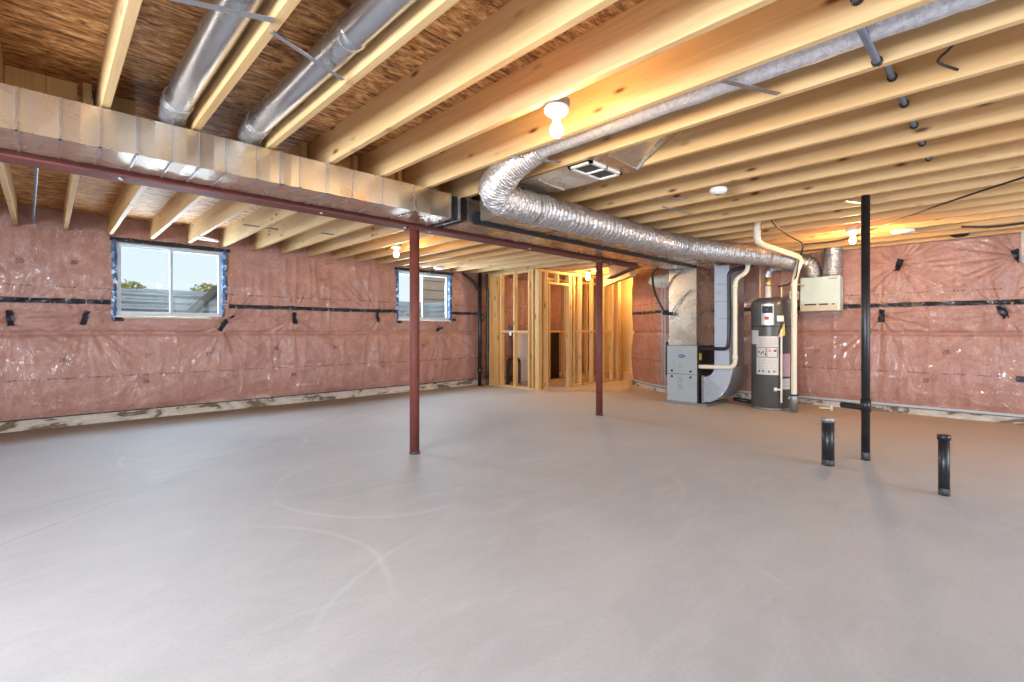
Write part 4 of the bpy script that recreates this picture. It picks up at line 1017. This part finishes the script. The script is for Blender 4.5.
# small items on the floor by the right wall
t = thing('test_plug', (8.0, 1.9, 0), 'small white plastic riser on the floor near the right wall', 'pipe')
MB().tube([(7.9, 1.86, .03), (7.95, 1.72, .03)], .012, 10).build('pipe', 'pvc', t); MB().lathe([(.0, 0), (.016, 0), (.016, .07), (.0, .07)], (7.95, 1.72, 0), 12).build('riser', 'white', t)
MB().tube([(7.8, 3.0, .05), (7.75, 2.75, .04), (7.9, 2.7, .03)], .03, 10).build('floor_hose', 'black_abs', label='short black hose on the floor behind the return elbow', cat='hose')
# hanging clear film corner at right
t = thing('film_strip', (8.2, -.14, 2.1), 'clear film strip hanging at the right frame edge', 'film')
mb = MB(); vs = []; fs = []
for i in range(13):
    z = 2.28-.36*i/12; q = .02*noise.noise(Vector((i*.6, 0, 0)))
    vs += [(8.16+q, -.10, z), (8.22-q, -.16, z), (8.17+q, -.20-q, z), (8.14, -.14+q, z)]
for i in range(12):
    for k in range(4): k2 = (k+1) % 4; fs.append((i*4+k, i*4+k2, i*4+4+k2, i*4+4+k))
mb.add(vs, fs, True).build('film', 'film', t)

# ------------------------------------------------------------------ light, sky, camera
w = bpy.data.worlds.new('sky'); sc.world = w; w.use_nodes = True; nt = w.node_tree; bg = nt.nodes['Background']
tc = nt.nodes.new('ShaderNodeTexCoord'); sx = nt.nodes.new('ShaderNodeSeparateXYZ'); rp = nt.nodes.new('ShaderNodeValToRGB')
rp.color_ramp.elements[0].position = .0; rp.color_ramp.elements[0].color = (.80, .88, .98, 1); rp.color_ramp.elements[1].position = .5; rp.color_ramp.elements[1].color = (.55, .72, 1, 1)
nt.links.new(tc.outputs['Generated'], sx.inputs[0]); nt.links.new(sx.outputs['Z'], rp.inputs[0]); nt.links.new(rp.outputs[0], bg.inputs[0]); bg.inputs[1].default_value = 1.2
def area(name, loc, rot, sx_, sy_, e, c):
    l = bpy.data.lights.new(name, 'AREA'); l.shape = 'RECTANGLE'; l.size = sx_; l.size_y = sy_; l.energy = e; l.color = c
    o = bpy.data.objects.new(name, l); o.location = loc; o.rotation_euler = rot; col.objects.link(o); return o
for a, b_, z0, z1 in OPB: area('daylight_fill', ((a+b_)/2, Y0-.04, (z0+z1)/2), (R(90), 0, 0), b_-a, z1-z0, 20*(b_-a)*(z1-z0), (.80, .90, 1))  # area lamp in each unseen opening added behind the camera
for a, b_, z0, z1 in OPL: area('daylight_fill', (X0-.04, (a+b_)/2, (z0+z1)/2), (R(90), 0, R(-90)), b_-a, z1-z0, 100*(b_-a)*(z1-z0), (.82, .91, 1))  # added lamp brightening the room from the unseen side opening
for i, ww in enumerate(WIN): area('daylight_fill', ((ww[0]+ww[1])/2, YL+.15, (ww[2]+ww[3])/2), (R(-78), 0, 0), 1.05, .8, 85, (.68, .84, 1))

cam = bpy.data.cameras.new('camera'); co = bpy.data.objects.new('camera', cam); col.objects.link(co); sc.camera = co
co.location = (0, 0, 1.12); co.rotation_euler = (R(90), 0, R(45.81-90))
cam.sensor_width = 36; cam.lens = 481.0/1024*36; cam.shift_y = -(341-331)/1024; cam.clip_start = .05; cam.clip_end = 300
sc.view_settings.view_transform = 'Standard'; sc.view_settings.look = 'None'; sc.view_settings.exposure = 0.0; sc.view_settings.gamma = 1
sc.view_settings.use_curve_mapping = False
sc.cycles.max_bounces = 8; sc.cycles.diffuse_bounces = 5; sc.cycles.glossy_bounces = 4; sc.cycles.use_denoising = True
sc.cycles.sample_clamp_indirect = 6
